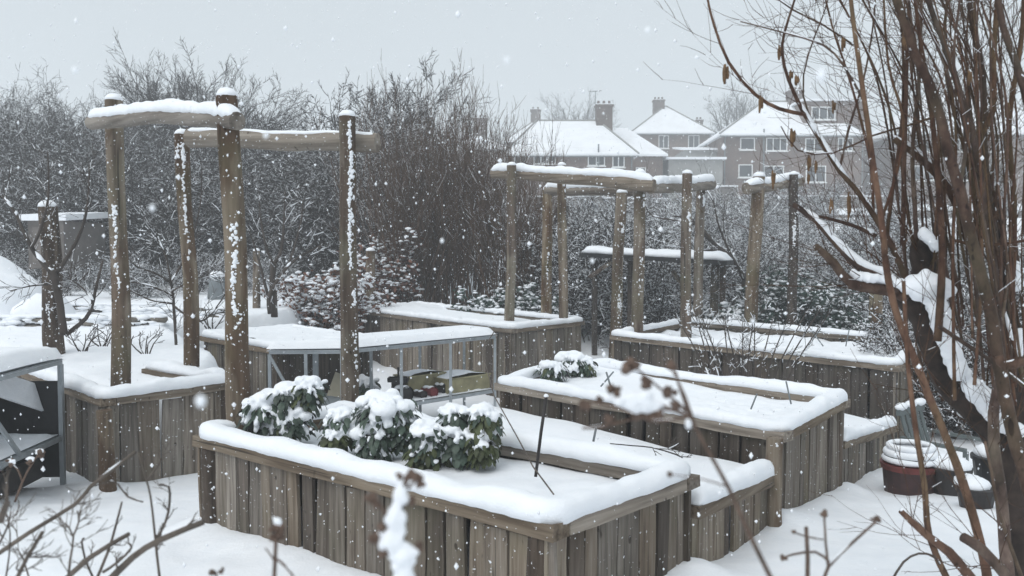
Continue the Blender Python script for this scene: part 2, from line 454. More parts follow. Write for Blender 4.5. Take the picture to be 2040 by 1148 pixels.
def axis(lo, hi, flo, fhi, fine, ratio=1.25):
    a = list(np.arange(flo, fhi, fine)); s = fine; v = a[-1]
    while v < hi: s *= ratio; v += s; a.append(v)
    s = fine; v = a[0]; left = []
    while v > lo: s *= ratio; v -= s; left.append(v)
    return np.array(left[::-1] + a)
gx = axis(-300, 300, -6.5, 5.5, 0.07); gy = axis(-40, 420, 1.6, 11.0, 0.07, 1.12)
GX, GYY = np.meshgrid(gx, gy)
Z = ground_np(GX, GYY)
near = (np.abs(GX) < 15) & (GYY < 26) & (GYY > 0)
for (ax, ay, bx, by) in WALLS:
    dx, dy = bx - ax, by - ay; L2 = dx * dx + dy * dy
    t = np.clip(((GX - ax) * dx + (GYY - ay) * dy) / L2, 0, 1)
    d = np.hypot(GX - ax - t * dx, GYY - ay - t * dy)
    Z += np.where(near, 0.045 * np.exp(-(d / 0.16) ** 2), 0)
lump = onz(1190, 1110, 0.22)
Z += 0.20 * np.exp(-(((GX - lump.x) / 0.16) ** 2 + ((GYY - lump.y) / 0.13) ** 2))
bl = np.array([[mnoise.noise(Vector((x * 1.1, y * 1.1, 3.0))) * 0.035 + mnoise.noise(Vector((x * 4.2, y * 4.2, 9.0))) * 0.017 + mnoise.noise(Vector((x * 11, y * 11, 4.0))) * 0.005 for x in gx] for y in gy])
Z += bl
ny, nx = Z.shape
idx = np.arange(ny * nx).reshape(ny, nx)
GF = np.stack([idx[:-1, :-1], idx[:-1, 1:], idx[1:, 1:], idx[1:, :-1]], -1).reshape(-1, 4)
g = link('ground', np_mesh('ground', np.stack([GX, GYY, Z], -1).reshape(-1, 3), GF), M['ground'], smooth=True)
tag(g, 'snow covered ground of the garden and the fields beyond', None, None, 'structure')

# ------------------------------------------------------------------ snow shapes
def snow_roll(pts, w, h, closed=False, step=0.04, round_=0.035, seed=0.0, hvar=0.38, droop=0.007, ends=True):
    """rounded ridge of snow lying along the polyline pts (Vectors on the wood's top face)"""
    pts = [Vector(p) for p in pts]
    path = []
    n = len(pts)
    segs = n if closed else n - 1
    for i in range(segs):
        a, b = pts[i], pts[(i + 1) % n]; L = (b - a).length; k = max(2, int(L / step))
        for j in range(k): path.append(a.lerp(b, j / k))
    if not closed: path.append(pts[-1])
    for _ in range(max(1, int(round_ / step * 2))):
        m = len(path); q = []
        for i in range(m):
            if not closed and i in (0, m - 1): q.append(path[i]); continue
            q.append(path[i] * 0.5 + path[(i - 1) % m] * 0.25 + path[(i + 1) % m] * 0.25)
        path = q
    K = 13; vs = []; m = len(path); fs = []
    for i, p in enumerate(path):
        if closed: t = path[(i + 1) % m] - path[(i - 1) % m]
        else: t = path[min(i + 1, m - 1)] - path[max(i - 1, 0)]
        t.z = 0; t.normalize(); sd_ = Vector((t.y, -t.x, 0))
        e = 1.0
        if ends and not closed:
            e = min(1.0, math.sqrt(max(0.02, min(i, m - 1 - i) * step / (h * 0.9))))
        hh = h * e * (1 + hvar * mnoise.noise(p * 1.5 + Vector((seed, 0, 0))) + .16 * mnoise.noise(p * 4.3 + Vector((seed, 9, 0))) + 0.20 * mnoise.noise(p * 8 + Vector((seed, 5, 0))))
        for k in range(K):
            a = math.pi * k / (K - 1)
            c, s = math.cos(a), math.sin(a)
            ww = w * 0.5 * (1 + 0.16 * mnoise.noise(p * 4.1 + Vector((seed, 0, c * 2))) + .05 * mnoise.noise(p * 21 + Vector((seed, c, 0)))) * (0.75 + 0.25 * e)
            x = math.copysign(abs(c) ** 0.75, c) * ww
            z = (s ** 0.58) * hh * (1 + .07 * mnoise.noise(p * 17 + Vector((c * 3, seed, 0)))) if s > 0 else 0
            if k in (0, K - 1): z -= droop * (0.2 + 1.1 * abs(mnoise.noise(p * 8.0 + Vector((seed, c, 2)))) + 1.2 * max(0, mnoise.noise(p * 23.0 + Vector((seed, c, 4))))); 
            vs.append(p + sd_ * x + Vector((0, 0, z + 0.004)))
    for i in range(m if closed else m - 1):
        for k in range(K - 1):
            a = i * K + k; b = ((i + 1) % m) * K + k
            fs.append((a, b, b + 1, a + 1))
        fs.append((i * K + K - 1, ((i + 1) % m) * K + K - 1, ((i + 1) % m) * K, i * K))
    if not closed:
        fs.append(tuple(range(K))); fs.append(tuple(range((m - 1) * K + K - 1, (m - 1) * K - 1, -1)))
    mb = MB(); mb.add(vs, fs); return mb

def snow_sheet(corners, zfun, n=(24, 24)):
    """quad of snow between four plan corners, height zfun(x, y, u, v)"""
    a, b, c, d = corners; vs = []; fs = []
    nu, nv = n
    for j in range(nv + 1):
        for i in range(nu + 1):
            u, v = i / nu, j / nv
            p = a.lerp(b, u).lerp(d.lerp(c, u), v)
            vs.append((p.x, p.y, zfun(p.x, p.y, u, v)))
    for j in range(nv):
        for i in range(nu):
            q = j * (nu + 1) + i
            fs.append((q, q + 1, q + nu + 2, q + nu + 1))
    mb = MB(); mb.add(vs, fs); return mb

# ------------------------------------------------------------------ raised beds
def plank_mesh(w, h, t, rng):
    """upright board with uneven edges; base at z = 0"""
    rows = 6; vs = []; fs = []; ph = rng.uniform(0, 90); tpl = rng.gauss(0, .007); tpr = rng.gauss(0, .007)
    for r in range(rows):
        z = h * r / (rows - 1)
        eL_ = -w / 2 + 0.011 * mnoise.noise(Vector((ph, z * 4, 0))) ; eR_ = w / 2 + 0.011 * mnoise.noise(Vector((ph + 7, z * 4, 0)))
        cv = 0.006 * mnoise.noise(Vector((ph, z * 2, 4))); tq = (r / (rows - 1) - .5); eL_ += tpl * tq; eR_ += tpr * tq
        for x, y in ((eL_, 0), (eL_, t), (eR_, t), (eR_, 0)):
            vs.append((x, y + cv, z))
    if rng.random() < 0.5: vs[-4:] = [(x, y, z - rng.uniform(0, 0.01)) for x, y, z in vs[-4:]]
    for r in range(rows - 1):
        b = r * 4
        for k in range(4): fs.append((b + k, b + 4 + k, b + 4 + (k + 1) % 4, b + (k + 1) % 4))
    fs.append((0, 1, 2, 3)); k = (rows - 1) * 4; fs.append((k + 3, k + 2, k + 1, k))
    mb = MB(); mb.add(vs, fs); return mb.mesh('plank')

def plank_wall(parent, a, b, ztop, rng, mat='board', wmin=0.085, wmax=0.165, inset=0.02, zbot=None, gap=(0.003, 0.014), mixdark=0.15, ztop2=None):
    """boards standing side by side from plan point a to plan point b, outside of the bed on the right-hand side of a->b"""
    d = (b - a); L = d.length; d.normalize(); out = Vector((d.y, -d.x)); ang = math.atan2(d.y, d.x)
    x = rng.uniform(0.0, 0.01)
    while x < L - 0.03:
        w = min(rng.uniform(wmin, wmax), L - x)
        c = a + d * (x + w / 2) - out * (inset + rng.uniform(0, 0.012))
        zb = (ground(*(c + out * 0.1)) if zbot is None else zbot) - 0.18
        zt = ztop if ztop2 is None else lerp(ztop, ztop2, (x + w / 2) / L)
        me = plank_mesh(w, zt - zb - abs(rng.gauss(0, .006)), 0.022, rng)
        o = link('plank', me, M['board_dark' if rng.random() < mixdark else mat], parent, (c.x, c.y, zb), (rng.gauss(0, 0.006), rng.gauss(0, 0.010), ang))
        x += w + rng.uniform(*gap) + (rng.uniform(0.01, 0.028) if rng.random() < 0.13 else 0)
def rail(parent, a, b, z, rng, wid=0.10, th=0.062, over=0.015, mat='rail', zb=None, name='rail', proud=0.0):
    """top rail; its top outer edge runs from a to b at height z (zb at b)"""
    zb = z if zb is None else zb
    d = (b - a); L = d.length; d.normalize(); out = Vector((d.y, -d.x)); n = max(3, int(L / 0.16)); vs = []; fs = []
    ph = rng.uniform(0, 99)
    for i in range(n + 1):
        t = i / n; x = L * t
        zo = (zb - z) * t
        w1 = 0.008 * mnoise.noise(Vector((x * 1.7, ph, 0))); w2 = 0.012 * mnoise.noise(Vector((x * 2.3, ph, 3))); w3 = 0.008 * mnoise.noise(Vector((x * 1.3, ph, 6)))
        for y, q in ((over + proud + w1, w3), (over + proud + w1 + 0.004, -th + w2), (-wid, -th + w2), (-wid + w1, w3)):
            vs.append((x, -y, zo + q))
    for i in range(n):
        k = i * 4
        for j in range(4): fs.append((k + j, k + (j + 1) % 4, k + 4 + (j + 1) % 4, k + 4 + j))
    fs.append((3, 2, 1, 0)); k = n * 4; fs.append((k, k + 1, k + 2, k + 3))
    mb = MB(); mb.add(vs, fs)
    return mb.build(name, M[mat], parent, (a.x, a.y, z), (0, 0, math.atan2(d.y, d.x)))
def stub_post(parent, p, z0, z1, r, rng, mat='dark_log', name='corner_post', lean=0.02, sides=12):
    pts = []; n = 6; lx, ly = rng.uniform(-lean, lean), rng.uniform(-lean, lean)
    for i in range(n): t = i / (n - 1); pts.append((lx * t + rng.gauss(0, r * 0.05), ly * t + rng.gauss(0, r * 0.05), (z1 - z0) * t))
    mb = MB(); mb.tube(pts, [r * (1.05 - 0.1 * i / n) for i in range(n)], sides, True, 0.18, rng.uniform(0, 50))
    return mb.build(name, M[mat], parent, (p.x, p.y, z0), smooth=False)

def raised_bed(label, corners, z, rng, sides=(0, 1, 2, 3), roll=(0.15, 0.075), fill=None, dark=(), postr=0.055, posts=(0, 1, 2, 3), mat='board', wmax=0.165, thick=0.062):
    root = empty('raised_bed', (0, 0, 0))
    tag(root, label, 'raised bed', 'timber raised beds')
    c = corners; n = len(c)
    ctr = sum(c, Vector((0, 0))) / n
    for i in range(n):
        a, b = c[i], c[(i + 1) % n]
        if i in sides:
            plank_wall(root, a, b, z - thick - 0.002, rng, 'board_dark' if i in dark else mat, wmax=wmax, mixdark=0.6 if i in dark else 0.12)
        d = (b - a).normalized()
        # rails butt at the corners: even sides run through, odd sides stop short
        o = 0.018
        if i % 2 == 0: rail(root, a - d * o, b + d * o, z, rng, th=thick)
        else: rail(root, a + d * 0.102, b - d * 0.102, z - 0.001, rng, th=thick, over=0.014)
        if i in posts:
            p = a.lerp(ctr, 0.11 / max(0.3, (ctr - a).length))
            stub_post(root, p, ground(a.x, a.y) - 0.2, z - thick - 0.003, postr, rng)
    ins = 0.045
    ring = []
    for i in range(n):
        a, p_, q_ = c[i], c[i - 1], c[(i + 1) % n]
        u = (p_ - a).normalized(); v = (q_ - a).normalized()
        q = a + (u + v) * ins
        ring.append(Vector((q.x, q.y, z)))
    snow_roll(ring, roll[0], roll[1], True, seed=rng.uniform(0, 99)).build('snow_cap', M['snow'], root, smooth=True)
    # snow lying inside the bed
    k = []
    for i in range(n):
        a, p_, q_ = c[i], c[i - 1], c[(i + 1) % n]
        u = (p_ - a).normalized(); v = (q_ - a).normalized(); k.append(a + (u + v) * 0.08)
    sd_ = rng.uniform(0, 99)
    if fill is None: fill = lambda x, y, u, v: z - 0.11
    def zf(x, y, u, v): return fill(x, y, u, v) + 0.022 * mnoise.noise(Vector((x * 2.2, y * 2.2, sd_))) + 0.010 * mnoise.noise(Vector((x * 8, y * 8, sd_)))
    snow_sheet(k, zf, (110, 50)).build('snow_cover', M['snow'], root, smooth=True)
    return root

r_ = random.Random(5)
bedA = raised_bed('nearest timber raised bed with three snow laden kale plants growing in it', [aA, aB, aC, aD], ZA, r_, roll=(0.128, 0.074), fill=lambda x, y, u, v: ZA - 0.075, postr=0.06)
bedB = raised_bed('middle raised bed with two small snowy cabbages and a net tray patch', [bL, bF, bR, bK], ZB, r_, roll=(0.128, 0.074), fill=lambda x, y, u, v: ZB - 0.06 + 0.10 * max(0, 1 - u * 1.6) * v - (.030 * max(0, math.sin(u * 95)) * max(0, math.sin(v * 52 + u * 6)) if .5 < u < .93 and .15 < v < .7 else 0), dark=(0,))
bedC = raised_bed('long raised bed behind the thorny twigs, with three pergola posts in it', [cL, cF, cR, cK], ZC, r_, roll=(0.13, 0.07), fill=lambda x, y, u, v: ZC - 0.10 + .06 * mnoise.noise(Vector((x * 3.3, y * 3.3, 1))) + .05 * max(0, mnoise.noise(Vector((x * 6, y * 6, 7)))), dark=(0,), wmax=0.2)
bedD = raised_bed('raised bed beyond the metal bench, black lining and painted shade inside its back rail', [dL, dF, dR, dK], ZD, r_, roll=(0.13, 0.07), fill=lambda x, y, u, v: ZD + 0.05 - 0.32 * float(sstep(0.55, 0.9, v)) * float(sstep(0.15, 0.45, u)) , wmax=0.2)
bedE = raised_bed('raised bed heaped with smooth snow behind the metal benches', [eL, eF, eR, eK], ZE, r_, roll=(0.13, 0.07), fill=lambda x, y, u, v: ZE + 0.07, dark=(1,), wmax=0.2)
# bed F: retaining wall of the left terrace
bedF = empty('raised_bed'); tag(bedF, 'timber edged terrace bed under the tall pergola, beside the shelf rack', 'raised bed', 'timber raised beds')
plank_wall(bedF, fL, fF, ZF - 0.064, r_, 'board', wmax=0.19, mixdark=0.5); plank_wall(bedF, fF, fR, ZF - 0.064, r_, 'board', wmin=0.12, wmax=0.22)
dF_ = (fF - fL).normalized(); dR_ = (fR - fF).normalized()
rail(bedF, fL, fF, ZF, r_); rail(bedF, fF + dR_ * 0.103, fR + dR_ * 0.02, ZF, r_)
fR2 = fR + Vector((-dR_.y, dR_.x)) * 1.4
rail(bedF, fR + Vector((-dR_.y, dR_.x)) * 0.13, fR2, ZF, r_, over=0.0)
plank_wall(bedF, fR + Vector((-dR_.y, dR_.x)) * 0.13, fR2, ZF - 0.064, r_, zbot=0.0)
stub_post(bedF, fF + Vector((0.07, -0.09)), ground(fF.x, fF.y) - 0.2, ZF - 0.07, 0.06, r_, 'log')
stub_post(bedF, fR + Vector((-0.02, -0.03)), ground(fR.x, fR.y) - 0.2, ZF - 0.07, 0.07, r_, 'dark_log')
inn = Vector((-dR_.y, dR_.x)); inl = Vector((-dF_.y, dF_.x))
q1 = fL + inl * 0.045; q2 = fF + inl * 0.045 + inn * 0.045; q3 = fR + inn * 0.045
snow_roll([Vector((*q, ZF)) for q in (q1, q2, q3)], 0.14, 0.085, False, seed=4).build('snow_cap', M['snow'], bedF, smooth=True)
snow_roll([Vector((*(q3 + inn * 0.1), ZF)), Vector((*(fR2), ZF))], 0.16, 0.08, False, seed=8).build('snow_cap', M['snow'], bedF, smooth=True)

# black lining sheet that also paints the interior shadow inside bed D's back rail
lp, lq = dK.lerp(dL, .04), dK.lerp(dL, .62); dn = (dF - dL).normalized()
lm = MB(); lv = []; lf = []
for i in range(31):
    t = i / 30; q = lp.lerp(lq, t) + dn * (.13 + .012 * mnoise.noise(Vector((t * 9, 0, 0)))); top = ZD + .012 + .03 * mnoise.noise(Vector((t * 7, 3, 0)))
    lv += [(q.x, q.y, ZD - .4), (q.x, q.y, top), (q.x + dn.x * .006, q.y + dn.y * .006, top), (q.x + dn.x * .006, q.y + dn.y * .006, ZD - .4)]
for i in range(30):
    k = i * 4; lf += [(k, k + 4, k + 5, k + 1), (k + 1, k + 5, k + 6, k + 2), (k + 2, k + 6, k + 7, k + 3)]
lm.add(lv, lf); lm.build('lining_shade', M['black'], bedD)

# low link beds between the big ones
def link_bed(label, a, b, za, zb, back, zsnow, rng, posts=()):
    root = empty('low_bed_wall'); tag(root, label, 'raised bed', 'low link walls')
    d = (b - a).normalized(); inw = Vector((-d.y, d.x))
    plank_wall(root, a, b, za - 0.06, rng, 'board', wmin=0.08, wmax=0.14, ztop2=zb - .06)
    rail(root, a, b, za, rng, zb=zb)
    p0 = a + inw * 0.045 + d * 0.02; p1 = b + inw * 0.045 - d * 0.02
    snow_roll([Vector((*p0, za)), Vector((*p1, zb))], 0.13, 0.08, False, seed=rng.uniform(0, 9)).build('snow_cap', M['snow'], root, smooth=True)
    sd_ = rng.uniform(0, 50)
    snow_sheet([a + inw * 0.08, b + inw * 0.08, back[1], back[0]], lambda x, y, u, v: zsnow(u, v) + 0.03 * mnoise.noise(Vector((x * 2, y * 2, sd_))), (30, 30)).build('snow_cover', M['snow'], root, smooth=True)
    for p, z, r in posts: stub_post(root, p, ground(p.x, p.y) - 0.2, z, r, rng, 'log', 'post')
    return root
g1, g2 = aC + Vector((0.05, 0.06)), bF + Vector((-0.06, -0.07))
g1 = XY(at(1388, 1010, aC.y + 0.03)); g2 = XY(at(1552, 940, bF.y - 0.06))
nA = (aD - aC).normalized(); 
link_bed('low plank wall joining the nearest bed to the middle bed', g1, g2, at(1388, 1010, g1.y).z, at(1552, 940, g2.y).z,
         (aD + (bL - aD) * 0.1, bL + (aD - bL) * 0.04), lambda u, v: 0.44 + 0.06 * v, r_, [(XY(at(1543, 900, g2.y - 0.07)), at(1543, 872, g2.y - 0.07).z, 0.052)])
h1 = XY(at(1680, 880, bR.y + 0.02)); h2 = XY(at(1786, 846, 8.15))
link_bed('low plank wall joining the middle bed to the long back bed', h1, h2, at(1680, 880, h1.y).z, at(1786, 846, h2.y).z,
         (bK + (cL - bK) * 0.2, cL + Vector((0.3, -0.5))), lambda u, v: 0.28 - 0.10 * u + 0.04 * v, r_, [(XY(at(1668, 900, bR.y - 0.05)), 0.6, 0.045)])

# ------------------------------------------------------------------ posts and pergolas
def cling(parent, path, r, rng, ang, n, spread=0.5, streak=None, size=(0.006, 0.02), zr=(0.05, 0.95), flow=0.25):
    """clots of wind-blown snow sticking to one side of a post"""
    bl = []
    L = len(path)
    def put(t, a, s, flat=.45):
        t = min(0.985, max(0.02, t)); f = t * (L - 1); k = min(int(f), L - 2); p = path[k].lerp(path[k + 1], f - k)
        q = p + Vector((math.cos(a), math.sin(a), 0)) * (r * 1.0)
        bl.append((q, (s * flat, s * rng.uniform(.7, 1.2), s * rng.uniform(.8, 1.6)), a))
    for c in range(max(2, n // 14)):                      # ragged patches
        t0 = rng.uniform(*zr); a0 = ang + rng.gauss(0, spread * .6); ht = rng.choice((.012, .02, .05)); wd = rng.uniform(.08, .24)
        for i in range(int(rng.uniform(14, 30))):
            put(t0 + rng.gauss(0, ht), a0 + rng.gauss(0, wd), rng.uniform(*size) * .62, .6)
    if streak:
        for i in range(streak[2]):
            t = rng.uniform(streak[0], streak[1]); put(t, streak[3] + .22 * mnoise.noise(Vector((t * 14, 1, 2))) + rng.gauss(0, .09), rng.uniform(.006, .013), .6)
    for i in range(int(n * 1.1)):                                # fine specks all over the weather side
        put(rng.uniform(.02, .98), ang + rng.gauss(0, spread * 1.8), rng.uniform(.0025, .006) * (size[1] / .02), .6)
    me = blobs_mesh('snow_patch', bl, ICO[1], 0.7, rng.randrange(9999))
    return tag(link('snow_patch', me, M['snow'], parent, smooth=True), kind='stuff')
def cap_snow(parent, p, r, h, rng):
    """rounded cushion of snow on a post top"""
    V, F = ICO[2]
    V = V.copy(); V[:, 2] = np.where(V[:, 2] < 0, V[:, 2] * 0.15, V[:, 2])
    V = V * np.array([r * 1.06, r * 1.06, h]) * (1 + 0.10 * (np.random.RandomState(rng.randrange(999)).rand(len(V), 1) - 0.5))
    return link('snow_cap', np_mesh('snow_cap', V, F), M['snow'], parent, p, smooth=True)
def post(parent, top, bot, r, rng, name='post', mat='log', n=9, wob=0.25, cl=40, ang=-1.57, capped=True, sides=16, size=(0.006, 0.02), taper=0.9, spread=0.45, streak=None):
    top = Vector(top); bot = Vector(bot); path = []
    ph = rng.uniform(0, 99)
    for i in range(n):
        t = i / (n - 1)
        w = math.sin(math.pi * t)
        path.append(bot.lerp(top, t) + Vector((mnoise.noise(Vector((t * 2.2, ph, 0))), mnoise.noise(Vector((t * 2.2, ph, 7))), 0)) * r * wob * 2 * w)
    loc = path[0]
    mb = MB(); mb.tube([p - loc for p in path], [r * lerp(1.04, taper, i / (n - 1)) * (1 + 0.06 * mnoise.noise(Vector((i * 0.7, ph, 3)))) for i in range(n)], sides, True, 0.10, ph)
    o = mb.build(name, M[mat], parent, loc, smooth=True)
    o.data.set_sharp_from_angle(angle=0.9)
    rel = [p - loc for p in path]
    if cl: cling(o, rel, r * 0.95, rng, ang, cl, size=size, spread=spread, streak=streak)
    if capped: cap_snow(o, rel[-1] + Vector((0, 0, 0.0)), r * taper, r * 0.75, rng)
    return o
def beam(parent, a, b, r, rng, sag=0.0, snow=(0.7, 0.06), n=12, taper=1.0, mat='beam', bow=None, snow_range=(0, 1)):
    a = Vector(a); b = Vector(b); path = []; ph = rng.uniform(0, 99)
    d = b - a; yaw = math.atan2(d.y, d.x)
    for i in range(n + 1):
        t = i / n
        p = a.lerp(b, t) + Vector((0, 0, sag * math.sin(math.pi * t) + r * 0.25 * mnoise.noise(Vector((t * 3, ph, 0)))))
        path.append(p)
    # local frame along the beam so the grain follows it
    rot = Matrix.Rotation(-yaw, 3, 'Z'); loc = path[0]
    rel = [rot @ (p - loc) for p in path]
    mb = MB(); mb.tube(rel, [r * lerp(1, taper, i / n) * (1 + 0.08 * mnoise.noise(Vector((i * 0.6, ph, 2)))) for i in range(n + 1)], 16, True, 0.12, ph)
    o = mb.build('beam', M[mat], parent, loc, (0, 0, yaw), smooth=True)
    o.data.set_sharp_from_angle(angle=0.9)
    k0, k1 = int(snow_range[0] * n), int(snow_range[1] * n)
    s = snow_roll([p + Vector((0, 0, r * lerp(1, taper, (i + k0) / n) * 0.62)) for i, p in enumerate(rel[k0:k1 + 1])], r * 2 * snow[0], snow[1], False, 0.04, 0.04, ph, 0.2, 0.02)
    s.build('snow_cap', M['snow'], o, smooth=True)
    return o
rp = random.Random(21)
def gp(x, y): return ground(x, y) - 0.3
# tall pergola on the left
perg = empty('pergola'); tag(perg, 'tall log pergola with two snowy beams over the left beds', 'pergola', 'log pergolas')
def post_px(parent, xt, yt, xb, Y, r, rng, Yt=None, zb=None, **k):
    t = at(xt, yt, Yt or Y); b = at(xb, 700, Y); b.z = gp(b.x, b.y) if zb is None else zb
    return post(parent, t, b, r, rng, **k)
post_px(perg, 226, 200, 240, 7.15, 0.077, rp, cl=40, streak=(.40, .68, 70, -1.45), ang=-1.3, zb=0.3, spread=0.28, wob=0.3)
post_px(perg, 362, 268, 382, 8.1, 0.074, rp, cl=40, streak=(.55, .97, 90, -1.2), ang=-1.4, zb=0.3, wob=0.6, size=(0.008, 0.026))
post_px(perg, 452, 192, 482, 5.42, 0.074, rp, cl=60, streak=(.48, .62, 60, -1.45), ang=-1.5, zb=0.2, wob=0.2, size=(0.005, 0.02))
post_px(perg, 692, 232, 697, 7.45, 0.079, rp, cl=60, ang=-0.9, streak=(.60, .985, 190, -1.15), zb=-0.3, wob=0.12, size=(0.008, 0.028), spread=0.2)
beam(perg, at(184, 243, 6.95), at(472, 244, 5.30), 0.056, rp, 0.03, (0.9, 0.07))
beam(perg, at(376, 276, 7.95), at(752, 285, 7.62), 0.088, rp, 0.0, (0.7, 0.035), snow_range=(0.08, 1))
# pergola over the far beds
perg2 = empty('pergola'); tag(perg2, 'many posted log pergola over the two far raised beds', 'pergola', 'log pergolas')
for xt, yt, xb, Y, r, mt, nclot in ((1019, 330, 1013, 12.75, 0.078, 'log', 40), (1091, 378, 1087, 14.2, 0.09, 'log', 40), (1119, 330, 1126, 13.3, 0.076, 'log', 60),
                         (1239, 384, 1219, 13.6, 0.095, 'log', 60), (1275, 345, 1267, 12.25, 0.088, 'log', 40), (1369, 346, 1366, 12.5, 0.082, 'log', 40), (1397, 356, 1387, 14.3, 0.085, 'log', 40)):
    post_px(perg2, xt, yt, xb, Y, r, rp, cl=nclot, ang=-1.2, size=(0.008, 0.03), mat=mt)
beam(perg2, at(981, 346, 13.1), at(1303, 371, 11.95), 0.075, rp, 0.03, (1.0, 0.105), mat='rail', taper=1.35)
beam(perg2, at(1296, 374, 12.1), at(1417, 368, 14.4), 0.09, rp, 0, (0.95, 0.10))
beam(perg2, at(1086, 380, 14.2), at(1262, 380, 13.7), 0.085, rp, 0, (0.85, 0.10))
perg3 = empty('pergola'); tag(perg3, 'short two post log frame behind the long back bed', 'pergola', 'log pergolas')
post_px(perg3, 1512, 352, 1488, 14.3, 0.115, rp, cl=50, ang=-1.3, size=(0.01, 0.03))
post_px(perg3, 1581, 348, 1579, 14.6, 0.085, rp, cl=50, ang=-1.3, size=(0.01, 0.03), mat='dark_log')
beam(perg3, at(1486, 376, 14.1), at(1594, 362, 14.9), 0.095, rp, 0, (0.95, 0.10))
# single logs
def lone_post(label, xt, yt, xb, Y, r, **k):
    o = post_px(None, xt, yt, xb, Y, r, rp, name='log_post', **k); tag(o, label, 'post', 'single posts'); return o
lone_post('thick dark log post standing behind the forked apple tree', 95, 412, 113, 9.4, 0.105, mat='dark_log', cl=60, ang=-1.5)
lone_post('short post with domed snow cap before the russet beech', 738, 500, 741, 17.0, 0.10, cl=40, size=(0.012, 0.04))
lone_post('pale round post between the tall pergola posts', 511, 500, 511, 14.5, 0.065, cl=20)
lone_post('weathered post half hidden behind the evergreen bushes', 1425, 525, 1420, 15.5, 0.08, cl=15)
lone_post('grey post behind the right end of the long bed', 1745, 560, 1743, 15.0, 0.12, cl=20)

# ------------------------------------------------------------------ metal staging benches
def staging(label, fl, fr, depth, ztop, zlow, rng, zg, legs=4, snow=0.10, brace=True, low=True, tube=0.035):
    """two-tier aluminium bench; fl, fr = plan ends of the front edge, depth goes to the left of fl->fr"""
    root = empty('metal_bench'); tag(root, label, 'bench', 'aluminium staging benches')
    d = (fr - fl); L = d.length; d = d.normalized(); n = Vector((-d.y, d.x))
    P = lambda u, v, z: Vector((*(fl + d * u + n * v), z))
    fmb = MB()
    for v in (0, depth): fmb.bar(P(0, v, ztop), P(L, v, ztop), tube, 0.045)
    for i in range(4): u = L * i / 3; fmb.bar(P(u, 0.02, ztop - 0.004), P(u, depth - 0.02, ztop - 0.004), 0.03)
    fmb.build('top_frame', M['metal'], root)
    if low:
        lm = MB()
        for v in (0, depth): lm.bar(P(0, v, zlow), P(L, v, zlow), tube * 0.8, 0.04)
        for i in range(7): v = depth * (i + .5) / 7; lm.bar(P(0.02, v, zlow + 0.01), P(L - 0.02, v, zlow + 0.01), 0.035, 0.012)
        lm.build('lower_shelf', M['metal'], root)
    for i in range(legs):
        u = L * i / (legs - 1)
        for v in (0.0, depth):
            q = P(u, v, zg - 0.2); lg = MB(); lg.bar(q, P(u, v, ztop - 0.024), tube, tube); lg.build('leg', M['metal'], root)
    if brace:
        b = MB(); b.bar(P(0, -0.022, ztop - 0.03), P(L * 0.45, -0.022, zlow + 0.02), 0.022, 0.03); b.build('brace', M['metal'], root)
    sd_ = rng.uniform(0, 99)
    # snow slab on top, rounded at its rim
    vs = []; N = 26; K = 14; fs = []
    for j in range(K + 1):
        for i in range(N + 1):
            u, v = i / N, j / K
            e = min(u * L, (1 - u) * L, v * depth, (1 - v) * depth)
            h = snow * math.sqrt(min(1, max(0, (e + 0.004) / 0.07))) if e < 0.07 else snow
            h *= 1 + 0.25 * mnoise.noise(Vector((u * L * 1.5, v * depth * 1.5, sd_)))
            ov = 0.03
            vs.append(P(lerp(-ov, L + ov, u), lerp(-ov, depth + ov, v), ztop + 0.024 + h - (0.012 if e == 0 else 0)))
    for j in range(K):
        for i in range(N):
            q = j * (N + 1) + i; fs.append((q, q + 1, q + N + 2, q + N + 1))
    mb = MB(); mb.add(vs, fs); nb = len(mb.v)
    mb.add([P(-.03, -.03, ztop + .012), P(L + .03, -.03, ztop + .012), P(L + .03, depth + .03, ztop + .012), P(-.03, depth + .03, ztop + .012)], [(3, 2, 1, 0)])
    mb.build('snow_cap', M['snow'], root, smooth=True)
    if low:
        sl = snow_sheet([fl + d * .02 + n * .02, fr - d * .02 + n * .02, fr - d * .02 + n * (depth - .02), fl + d * .02 + n * (depth - .02)],
                        lambda x, y, u, v: zlow + 0.03 + 0.05 * (0.5 + mnoise.noise(Vector((x * 3, y * 3, sd_)))) * min(1, 8 * min(u, v, 1 - u, 1 - v)), (20, 10))
        sl.build('shelf_snow', M['snow'], root, smooth=True)
    return root, P
rb = random.Random(8)
s1 = XY(onz(690, 697, 0.75)); s0 = XY(onz(537, 698, 0.75)); s2 = XY(onz(986, 668, 0.75))
bench2, P2 = staging('metal bench holding pots and yellow trays on its lower shelf', s1, s2, 0.6, 0.73, 0.02, rb, -0.3, legs=4, brace=False)
bench1, P1_ = staging('metal bench behind the kale plants, its end braced diagonally', s0, s1 + Vector((-0.05, 0)), 0.55, 0.73, 0.02, rb, -0.3, legs=3, snow=0.10)
k1 = XY(at(120, 712, 6.95)); k0 = XY(at(-60, 760, 5.7))
bench3, P3_ = staging('metal shelf rack with snow on both tiers at the picture edge', k0, k1, 0.65, at(120, 720, 6.95).z, at(120, 872, 6.95).z, rb, 0.0, legs=2, snow=0.12)
